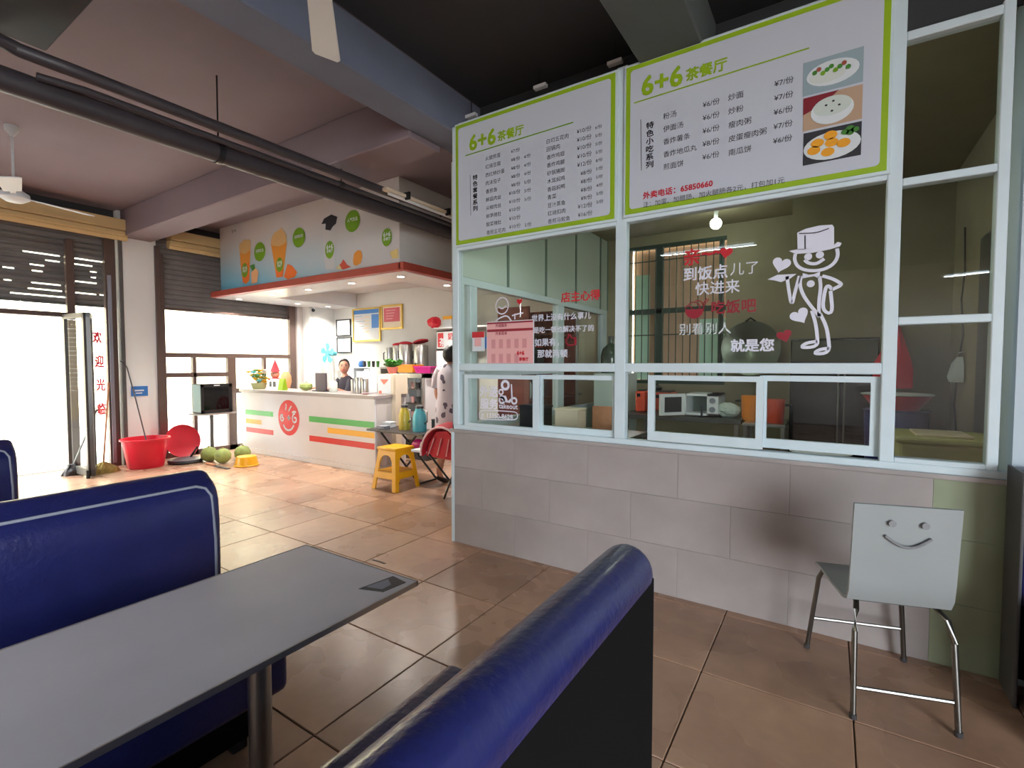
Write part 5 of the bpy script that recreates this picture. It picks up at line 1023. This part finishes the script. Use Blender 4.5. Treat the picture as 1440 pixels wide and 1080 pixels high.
# right compartment: bin, basin, blue tub, apron, bags, cable
t = thing('rice_bin', 'olive green lidded bin behind the right kitchen pane', 'bin', (.5, 4.0, 0)); B().box(.36, .8, 3.75, 4.2, 0, .93, bev=.03, seg=3).obj('bin_body', 'olive', t); B().box(.34, .82, 3.73, 4.22, .93, .965, bev=.014).obj('lid', 'olive', t); B().box(.44, .7, 3.8, 4.1, .965, .98, bev=.006).obj('lid_hatch', 'cream', t)
t = thing('red_basin', 'red enamel basin standing on a blue tub behind the right kitchen pane', 'basin', (.33, 4.45, 1.08)); B().lathe([(.13, 0), (.2, .1), (.21, .105), (.19, .1), (.12, .01), (0, .01)], (.4, 4.45, 1.075), 28).obj('basin_body', 'redp', t, smooth=True); B().lathe([(.205, 0), (.214, .008), (.2, .012)], (.4, 4.45, 1.178), 28).obj('rim', 'print', t, smooth=True)
t = thing('blue_tub', 'dark blue tub under the red enamel basin', 'tub', (.4, 4.45, .0)); B().lathe([(.15, 0), (.17, .5), (.19, 1.06), (.2, 1.07), (0, 1.072)], (.4, 4.45, 0), 24).obj('tub_body', mat('navy_plastic', (28, 38, 110), .4), t, smooth=True)
t = thing('red_apron', 'red apron hanging in the kitchen above the red basin', 'apron', (.38, 4.9, 1.3)); rg = []
for k in range(8):
    z = 1.7-k*.07; w_ = .03+.022*k if k < 5 else .13; rg.append([(.42-w_+.01*math.sin(k), 4.88, z), (.42+w_*.4, 4.86+.01*math.cos(k*2), z), (.42+w_*.9, 4.89, z), (.42+w_*.3, 4.93, z), (.42-w_*.8, 4.93, z)])
B().loft(rg).obj('apron_cloth', 'redp', t, smooth=True); B().cyl((.42, 4.9, 1.69), (.42, 4.9, 1.75), .006).obj('loop', 'redc', t)
B().box(.36, .5, 4.93, 5.44, 1.72, 1.74).obj('hook_rail', 'steel', t)
for i, (px, lb) in enumerate(((1322, 'white plastic bag hanging from a hook, left one'), (1345, 'white plastic bag hanging from a hook, right one'))):
    h0 = P(px, 500, x=.79); t = thing('plastic_bag', lb, 'bag', (.79, h0.y, 1.3)); z1 = h0.z; y_ = h0.y
    B().loft([[(.80-d_, y_-w_, z), (.80-d_, y_+w_, z), (.825, y_+w_, z), (.825, y_-w_, z)] for z, w_, d_ in ((z1-.01, .01, .005), (z1-.06, .05, .03), (z1-.16, .07, .05), (z1-.2, .065, .04))]).obj('bag_body', 'print', t, smooth=True); B().cyl((.8, y_, z1+.02), (.84, y_, z1+.03), .004).obj('hook', 'steel', t)
t = thing('power_cable', 'grey cable running down the kitchen wall behind the right pane', 'cable', (.83, 3.7, .9))
cp = [P(px, py, x=.828) for px, py in ((1357, 320), (1357, 380), (1352, 420), (1354, 470), (1347, 520), (1342, 570), (1344, 610), (1356, 640))]; B().tube([(p.x, p.y, p.z) for p in cp], .006, 6).obj('cable', 'dgrey', t, smooth=True)
# kitchen lamps
t = thing('ceiling_bulb', 'bright round bulb under the kitchen ceiling', 'lamp', (-1.0, 5.3, 2.985)); B().cyl((-1.0, 5.3, 2.985), (-1.0, 5.3, 2.86), .02).obj('socket', 'white', t, smooth=True); B().ball((-1.0, 5.3, 2.81), .055).obj('bulb', emat('bulb_glow', (235, 255, 235), 30), t, smooth=True)
d = bpy.data.lights.new('bulb_light', 'POINT'); d.energy = 2.5; d.color = (1, .97, .82); d.shadow_soft_size = .06; o = bpy.data.objects.new('bulb_light', d); COL.objects.link(o); adopt(o, t, False); o.location = (0, 0, -.26)
def tubelamp(name, label, x0, y0, x1, y1, z, col, energy, glow):
    t = thing(name, label, 'lamp', ((x0+x1)/2, (y0+y1)/2, z)); a, c = Vector((x0, y0, z)), Vector((x1, y1, z)); d_ = (c-a).normalized(); s = B(); s.cyl(a, c, .02, n=8); s.obj('batten', 'white', t); off = Vector((0, 0, -.035))
    B().cyl(a+d_*.03+off, c-d_*.03+off, .013, n=12).obj('tube', emat(name+'_glow', glow, 9), t, smooth=True)
    L = bpy.data.lights.new(name+'_light', 'AREA'); L.shape = 'RECTANGLE'; L.size = (c-a).length; L.size_y = .04; L.energy = energy; L.color = col
    o = bpy.data.objects.new(name+'_light', L); COL.objects.link(o); adopt(o, t, False); o.rotation_euler = (0, 0, math.atan2(d_.y, d_.x)); o.location = (0, 0, -.06)
    return t
tubelamp('kitchen_tube_light', 'fluorescent tube under the kitchen ceiling just behind the menu boards', -1.7, 3.4, -.3, 3.4, 2.94, (.92, 1, .85), 8, (220, 255, 225))
tubelamp('offscreen_tube_light', 'fluorescent tube over the rear seating area far behind the viewer', 1.74, -6.32, 2.35, -6.06, 3.1, (.85, .95, 1), 40, (225, 245, 255))
tubelamp('offscreen_tube_light', 'fluorescent tube over the booths, left of the viewer', -2.2, -1.6, -.9, -1.6, 3.1, (.78, .9, 1), 22, (225, 245, 255))

tubelamp('offscreen_tube_light', 'added fill tube beside the right wall, out of view behind the viewer', 3.0, -2.2, 3.0, -.8, 3.1, (.72, .86, 1), 20, (225, 245, 255))  # unseen fill lamp, added to brighten the rolled top of the near bench
# ================================================================ BOOTH SEATS, TABLE, CHAIR
def booth(label, x, y0, y1, face, low=False):
    """backrest plane at x, seat towards face (+1 = +x)"""
    t = thing('booth_bench', label, 'bench', (x, (y0+y1)/2, 0)); f = face
    # back panel, rolled blue top, front cushion
    B().box(min(x-f*.061, x-f*.02), max(x-f*.061, x-f*.02), y0, y1, .04, .888, bev=.006).obj('back_panel', 'darkv', t)
    prof = []
    for k in range(10): a = PI*k/12; prof.append((x-f*.064*math.cos(a), .9+.064*math.sin(a)))
    prof = [(x-f*.062, .885)]+prof+([(x+f*.058, .925), (x+f*.066, .892), (x+f*.1, .876), (x+f*.12, .85),] if low else [(x+f*.082, .927), (x+f*.108, .9), (x+f*.124, .86),])+[ (x+f*.13, .78), (x+f*.132, .65), (x+f*.13, .52), (x+f*.12, .4), (x-f*.01, .4), (x-f*.01, .885)]
    mx_ = sum(p[0] for p in prof)/len(prof); mz_ = .68
    sec = lambda y, kx, kz: [(mx_+(px-mx_)*kx, y, mz_+(pz-mz_)*kz) for px, pz in prof]
    s = B(); s.loft([sec(y0, .8, .94), sec(y0+.012, .95, .985), sec(y0+.03, 1, 1), sec(y1-.034, 1, 1), sec(y1-.016, .97, .99), sec(y1-.005, .9, .965), sec(y1, .78, .93)])
    s.obj('backrest', 'bluev', t, smooth=True)
    B().tube([(x+f*.107, y0+.02, .876), (x+f*.107, y1-.07, .876), (x+f*.116, y1-.045, .862), (x+f*.124, y1-.034, .83), (x+f*.132, y1-.03, .7), (x+f*.134, y1-.03, .52), (x+f*.125, y1-.03, .42)] if low else [(x+f*.098, y0+.02, .917), (x+f*.098, y1-.08, .917), (x+f*.108, y1-.05, .905), (x+f*.12, y1-.034, .875), (x+f*.134, y1-.028, .7), (x+f*.134, y1-.028, .52), (x+f*.125, y1-.028, .42)], .0055, 8).obj('piping', 'piping', t, smooth=True)
    xs = sorted((x+f*.02, x+f*.58)); s = B(); s.box(xs[0], xs[1], y0, y1, .23, .47, bev=.035, seg=4); s.obj('seat', 'bluev', t, smooth=True)
    xs = sorted((x+f*.0, x+f*.45)); B().box(xs[0], xs[1], y0+.02, y1-.03, .05, .23, bev=.006).obj('base', 'darkv', t)
    for yy in (y0+.08, y1-.1):
        for xx in (x+f*.04, x+f*.4): B().box(xx-.025, xx+.025, yy-.025, yy+.025, 0, .05).obj('foot', 'black', t)
    return t
booth('blue vinyl booth bench beyond the long table', -2.19, -.35, 1.01, 1)
booth('blue vinyl booth bench nearest the viewer, seen from behind its black back', -.405, -.4, 1.16, -1, True)
booth('blue booth bench at the far left edge near the open door', -4.02, -.6, .8, 1)
t = thing('dining_table', 'long grey laminate dining table with a steel edge between two booth benches', 'table', (-1.3, .4, 0))
B().box(-1.575, -1.03, -.2, 1.06, .733, .748, bev=.004).obj('table_top', 'ttop', t)
s = B(); s.box(-1.578, -1.574, -.2, 1.063, .734, .7488); s.box(-1.031, -1.027, -.2, 1.063, .734, .7488); s.box(-1.578, -1.027, 1.059, 1.063, .734, .7488); s.obj('edge_band', 'steel', t)
for y in (-.05, .77):
    s = B(); s.cyl((-1.38, y, .03), (-1.38, y, .72), .032, n=20); s.obj('leg', 'steel', t, smooth=True); s = B(); s.box(-1.56, -1.08, y-.03, y+.03, 0, .03, bev=.006); s.obj('foot_bar', 'steel', t)
    B().box(-1.52, -1.1, y-.02, y+.02, .7, .733).obj('cross_brace', 'steel', t)
B().prism([(-1.135, .93), (-1.06, .955), (-1.05, 1.035), (-1.115, 1.045)], 'z', .748, .7492).obj('worn_sticker', 'dgrey', t)
B().prism([(-1.125, .95), (-1.075, .965), (-1.075, 1.0), (-1.11, 1.02)], 'z', .7492, .7496).obj('sticker_print', 'piping', t)
for px, py in ((445, 771), (533, 790)):
    p = P(px, py, z=.748); B().box(p.x-.03, p.x+.03, p.y-.004, p.y+.004, .7482, .7492).obj('edge_scuff', 'chrome', t)
# bench on the right against the pale wall
t = thing('booth_bench', 'blue booth bench at the right edge of the view against the pale wall', 'bench', (1.3, 2.8, 0))
s = B(); s.box(.665, 2.0, 2.80, 2.945, .4, .965, bev=.03, seg=4); s.obj('backrest', 'bluev', t, smooth=True); s = B(); s.box(.70, 2.0, 2.35, 2.81, .34, .47, bev=.035, seg=4); s.obj('seat', 'bluev', t, smooth=True)
B().box(.665, 2.0, 2.9, 2.945, .05, .4, bev=.006).obj('back_panel', 'darkv', t); B().box(.72, 2.0, 2.4, 2.9, .0, .34, bev=.006).obj('base', 'darkv', t); B().box(.652, .664, 2.74, 2.945, .0, .965, bev=.004).obj('end_panel', 'dgrey', t)
# chair: white bent laminate shell on a steel tube frame, smiling cut-outs in the back
ca = math.radians(16.9); T = Matrix.Translation((.098, 2.335, 0))@Matrix.Rotation(ca, 4, 'Z')
t = thing('cafe_chair', 'white laminate chair with a smiling face pressed in its back and steel legs', 'chair', (.098, 2.335, 0))
def tr(s): bmesh.ops.transform(s.bm, matrix=T, verts=s.bm.verts[:]); return s
prof = [(-.035, .862), (-.02, .70), (-.008, .56), (.0, .50), (.02, .462), (.06, .448), (.2, .446), (.36, .452), (.41, .446)]
rg = []
for (y, z) in prof: rg.append([(-.0, y, z), (.345, y, z)])
s = B(); th_ = .012
n_ = []
for i, (y, z) in enumerate(prof):
    a = Vector(prof[max(0, i-1)]); c = Vector(prof[min(len(prof)-1, i+1)]); d_ = (c-a).normalized(); n_.append(Vector((-d_.y, d_.x)) if False else Vector((d_.y, -d_.x)))
xs = [-.02+.348*k/24 for k in range(25)]
s.loft([[(x, y, z) for (y, z) in prof]+[(x, y-n.x*th_, z-n.y*th_) for (y, z), n in reversed(list(zip(prof, n_)))] for x in xs])
tr(s).obj('shell', 'ply', t, smooth=True)
for px in (.104, .21):
    s = B(); s.cyl((px, -.033, .795), (px, -.043, .795), .0125, n=16); tr(s).obj('eye_recess', 'dgrey' if px > .3 else mat('recess_grey', (120, 120, 122), .6), t, smooth=True)
s = B(); s.tube([(.084+.15*k/12, -.033, .745-.04*math.sin(PI*k/12)) for k in range(13)], .0055, 8); tr(s).obj('smile_recess', 'recess_grey' if False else MATS['recess_grey'], t, smooth=True)
for x, sg_ in ((.0, -1), (.345, 1)):
    s = B(); s.tube([(x, -.02-.0, .006), (x+sg_*-.008, .01, .34), (x-sg_*.02, .035, .415), (x-sg_*.035, .08, .435), (x-sg_*.035, .34, .435), (x-sg_*.02, .42, .425), (x-sg_*.005, .445, .37), (x+sg_*.03, .475, .006)], .0105, 10); tr(s).obj('leg_frame', 'chrome', t, smooth=True)
    for yy in (-.02, .475): s = B(); xx = x if yy < 0 else x+sg_*.03; s.cyl((xx, yy, 0), (xx, yy, .02), .013, n=10); tr(s).obj('foot_cap', 'dgrey', t)
for y, z, x0, x1 in ((-.005, .12, .0, .345), (.463, .16, -.02, .365)): s = B(); s.cyl((x0, y, z), (x1, y, z), .008, n=8); tr(s).obj('stretcher', 'chrome', t, smooth=True)
s = B(); s.box(.04, .3, .1, .34, .425, .437); tr(s).obj('seat_plate', 'dgrey', t)

# ================================================================ PEOPLE
def skin_body(name, verts, edges, radii, m_, parent, sub=2, root=0):
    me = bpy.data.meshes.new(name); me.from_pydata([Vector(v) for v in verts], edges, []); o = bpy.data.objects.new(name, me); COL.objects.link(o)
    sm = o.modifiers.new('skin', 'SKIN'); sk = me.skin_vertices[0].data
    for i, r in enumerate(radii): sk[i].radius = (r if isinstance(r, tuple) else (r, r)); sk[i].use_root = (i == root)
    sm.use_smooth_shade = True; o.modifiers.new('sub', 'SUBSURF').levels = sub; o.modifiers['sub'].render_levels = sub
    dg = bpy.context.evaluated_depsgraph_get(); m2 = bpy.data.meshes.new_from_object(o.evaluated_get(dg)); o.modifiers.clear(); o.data = m2; m2.name = name
    m2.materials.clear(); m2.materials.append(M[m_] if isinstance(m_, str) else m_); m2.polygons.foreach_set('use_smooth', [True]*len(m2.polygons)); adopt(o, parent); return o
def hand(parent, w, d, up, out, L=.17):
    """open relaxed hand: w wrist, d finger direction, out = palm side normal; five fingers"""
    w, d, out = Vector(w), Vector(d).normalized(), Vector(out).normalized(); sd = d.cross(out).normalized()
    vs = [w, w+d*.05, w+d*.085]; es = [(0, 1), (1, 2)]; rr = [(.024, .018), (.036, .015), (.037, .013)]
    for k, ln in enumerate((.062, .072, .068, .054)):
        b0 = w+d*.08+sd*(-.03+.02*k); i = len(vs); vs += [b0, b0+d*ln*.5+out*.006, b0+d*ln+out*.022]; es += [(2, i), (i, i+1), (i+1, i+2)]; rr += [(.009, .009), (.008, .008), (.0065, .0065)]
    i = len(vs); vs += [w+d*.03-sd*.03, w+d*.06-sd*.052+out*.01, w+d*.09-sd*.055+out*.02]; es += [(1, i), (i, i+1), (i+1, i+2)]; rr += [(.012, .012), (.0095, .0095), (.008, .008)]
    return skin_body('hand', vs, es, rr, 'skin', parent, 1)
# standing person seen from behind
px_, py_ = -3.7, 4.38; t = thing('person', 'standing person with short black hair in a grey patterned short-sleeved dress, seen from behind', 'person', (px_, py_, 0))
C_ = lambda x, y, z: (px_+x, py_+y, z)
vs = [C_(0, 0, .84), C_(0, .01, 1.0), C_(0, .01, 1.18), C_(0, 0, 1.3), C_(0, .01, 1.38), C_(0, .02, 1.43),
      C_(-.14, 0, 1.31), C_(-.20, .0, 1.05), C_(-.19, .09, .86), C_(.14, 0, 1.31), C_(.20, .02, 1.07), C_(.16, .16, .94),
      C_(-.09, 0, .78), C_(-.09, -.01, .46), C_(-.10, -.09, .13), C_(-.10, -.04, .05), C_(.09, 0, .78), C_(.09, .02, .46), C_(.09, .05, .1), C_(.09, .09, .045)]
es = [(0, 1), (1, 2), (2, 3), (3, 4), (4, 5), (3, 6), (6, 7), (7, 8), (3, 9), (9, 10), (10, 11), (0, 12), (12, 13), (13, 14), (14, 15), (0, 16), (16, 17), (17, 18), (18, 19)]
rr = [(.13, .1), (.11, .085), (.125, .09), (.12, .08), (.05, .05), (.045, .045), (.055, .055), (.042, .042), (.03, .03), (.055, .055), (.042, .042), (.03, .03), (.085, .085), (.058, .058), (.035, .035), (.035, .03), (.085, .085), (.058, .058), (.035, .035), (.035, .03)]
skin_body('body', vs, es, rr, 'skin', t)
s = B(); s.ball(C_(0, .03, 1.495), .09, (.86, 1.02, 1.15), 24); s.ball(C_(-.078, .035, 1.485), .018, (.5, .8, 1.4), 10); s.ball(C_(.078, .035, 1.485), .018, (.5, .8, 1.4), 10); s.ball(C_(0, .125, 1.485), .016, (.8, 1, 1.2), 10); s.obj('head', 'skin', t, smooth=True)
s = B(); s.ball(C_(0, .012, 1.515), .1, (.9, 1.0, 1.05), 24)
for v in s.bm.verts:
    if v.co.y > py_+.06 and v.co.z < 1.53: v.co.y = py_+.06
    v.co += Vector((random.uniform(-1, 1), random.uniform(-1, 1), random.uniform(-1, 1)))*.004
s.obj('hair', 'hair', t, smooth=True)
# dress: lofted shell
def ringe(cx, cy, z, rx, ry, n=20): return [(cx+rx*math.cos(2*PI*k/n), cy+ry*math.sin(2*PI*k/n), z) for k in range(n)]
def dressmat():
    m = bpy.data.materials.new('patterned_dress'); m.use_nodes = True; nt = m.node_tree; b_ = nt.nodes['Principled BSDF']; N = nt.nodes.new; L = nt.links.new
    v = N('ShaderNodeTexVoronoi'); v.inputs['Scale'].default_value = 9; v.feature = 'F1'; tc = N('ShaderNodeTexCoord'); L(tc.outputs['Object'], v.inputs['Vector']); ns = N('ShaderNodeTexNoise'); ns.inputs['Scale'].default_value = 16; L(tc.outputs['Object'], ns.inputs['Vector'])
    ad = N('ShaderNodeMath'); ad.operation = 'MULTIPLY_ADD'; L(ns.outputs[0], ad.inputs[0]); ad.inputs[1].default_value = .5; L(v.outputs['Distance'], ad.inputs[2])
    cr_ = N('ShaderNodeValToRGB'); cr_.color_ramp.interpolation = 'CONSTANT'; cr_.color_ramp.elements[0].color = (*lin((84, 76, 92)), 1); cr_.color_ramp.elements[1].position = .56; cr_.color_ramp.elements[1].color = (*lin((198, 190, 198)), 1)
    L(ad.outputs[0], cr_.inputs[0]); L(cr_.outputs[0], b_.inputs['Base Color']); b_.inputs['Roughness'].default_value = .85; return m
DM = dressmat()
s = B(); s.loft([ringe(px_, py_, z, rx, ry) for z, rx, ry in ((.56, .2, .15), (.75, .195, .15), (.92, .185, .14), (1.05, .16, .125), (1.2, .17, .125), (1.3, .165, .11), (1.365, .11, .08), (1.4, .062, .062))]); s.obj('dress', DM, t, smooth=True)
for a in (-1, 1):
    s = B(); s.tube([C_(a*.12, 0, 1.335), C_(a*.175, 0, 1.25), C_(a*.205, 0, 1.12)], [.075, .078, .072], 14); s.obj('sleeve', DM, t, smooth=True)
hand(t, C_(-.19, .09, .86), (.1, .25, -.9), None, (1, .2, 0)); hand(t, C_(.16, .16, .94), (-.3, .8, -.3), None, (0, -.3, -1))
for a, y, z, ry in ((-.1, -.04, .0, 24), (.09, .08, .0, 0)):
    s = B(); s.ball((0, 0, .035), .05, (.85, 2.3, .62), 16); bmesh.ops.transform(s.bm, matrix=Matrix.Translation(C_(a, y, .012 if ry else .0))@Matrix.Rotation(math.radians(-ry), 4, 'X'), verts=s.bm.verts[:]); s.obj('shoe', 'black', t, smooth=True)
# seated person behind the counter
qx, qy = -7.1, 5.15; t = thing('person', 'person in a black top resting an arm on the counter behind the steel canisters', 'person', (qx, qy, 0))
qh = P(484, 516, y=5.1); qx, qy = qh.x, 5.1; t.location = (qx, qy, 0); D_ = lambda x, y, z: (qx+x, qy+y, z); hz = qh.z
vs = [D_(0, .12, .55), D_(0, .1, .75), D_(0, .05, hz-.28), D_(0, .02, hz-.16), D_(0, 0, hz-.08), D_(-.16, .03, hz-.24), D_(-.22, -.12, hz-.42), D_(-.14, -.42, 1.035), D_(.16, .03, hz-.24), D_(.24, -.1, hz-.42), D_(.2, -.38, 1.035), D_(-.1, -.25, .55), D_(-.12, -.3, .12), D_(.1, -.25, .55), D_(.12, -.3, .12)]
es = [(0, 1), (1, 2), (2, 3), (3, 4), (2, 5), (5, 6), (6, 7), (2, 8), (8, 9), (9, 10), (0, 11), (11, 12), (0, 13), (13, 14)]
skin_body('body', vs, es, [(.13, .1), (.12, .09), (.13, .08), (.05, .05), (.045, .045), (.05, .05), (.04, .04), (.028, .028), (.05, .05), (.04, .04), (.028, .028), (.075, .075), (.05, .05), (.075, .075), (.05, .05)], 'skin', t)
s = B(); s.ball(D_(0, -.01, hz), .088, (.84, .98, 1.22), 24); s.ball(D_(0, -.1, hz-.005), .014, (.9, 1.2, 1.4), 10)
for a in (-1, 1): s.ball(D_(a*.075, 0, hz), .016, (.5, .8, 1.4), 10)
s.obj('head', 'skin', t, smooth=True)
for a in (-1, 1): B().ball(D_(a*.03, -.088, hz+.018), .009, (1.3, .6, .8), 10).obj('eye', 'black', t); B().box(qx+a*.03-.016, qx+a*.03+.016, qy-.096, qy-.09, hz+.036, hz+.042).obj('eyebrow', 'hair', t)
B().box(qx-.022, qx+.022, qy-.094, qy-.088, hz-.052, hz-.042, bev=.002).obj('mouth', 'redc', t)
s = B(); s.ball(D_(0, .012, hz+.03), .095, (.9, 1.0, 1.12), 24)
for v in s.bm.verts:
    if v.co.y < qy-.03 and v.co.z < hz+.09: v.co.y = qy-.03
s.obj('hair', 'hair', t, smooth=True)
for ch in [c for c in t.children if c.name.split('.')[0] in ('head', 'eye', 'eyebrow', 'mouth', 'hair')]:
    ch.data.transform(Matrix.Translation((qx, qy, 0)) @ Matrix.Rotation(math.radians(48), 4, 'Z') @ Matrix.Translation((-qx, -qy, 0)))
s = B(); s.loft([ringe(qx, qy+.05+dy, z, rx, ry) for z, rx, ry, dy in ((.6, .17, .14, .06), (.85, .17, .13, .04), (hz-.36, .18, .12, 0), (hz-.24, .17, .1, 0), (hz-.17, .1, .075, -.01), (hz-.14, .06, .06, -.02))]); s.obj('top', 'cloth', t, smooth=True)
for a in (-1, 1): s = B(); s.tube([D_(a*.13, .03, hz-.22), D_(a*.2, -.06, hz-.33), D_(a*.22, -.14, hz-.43)], [.065, .06, .056], 12); s.obj('sleeve', 'cloth', t, smooth=True)
hand(t, D_(-.14, -.42, 1.035), (-.5, -.6, -.05), None, (0, 0, -1)); hand(t, D_(.2, -.38, 1.035), (-.5, -.6, -.05), None, (0, 0, -1))
t = thing('bar_seat', 'low seat hidden behind the counter under the person in black', 'stool', (qx, qy+.12, 0)); B().cyl((qx, qy+.12, .4), (qx, qy+.12, .45), .17).obj('seat', 'dgrey', t); B().cyl((qx, qy+.12, 0), (qx, qy+.12, .4), .03).obj('pole', 'steel', t)
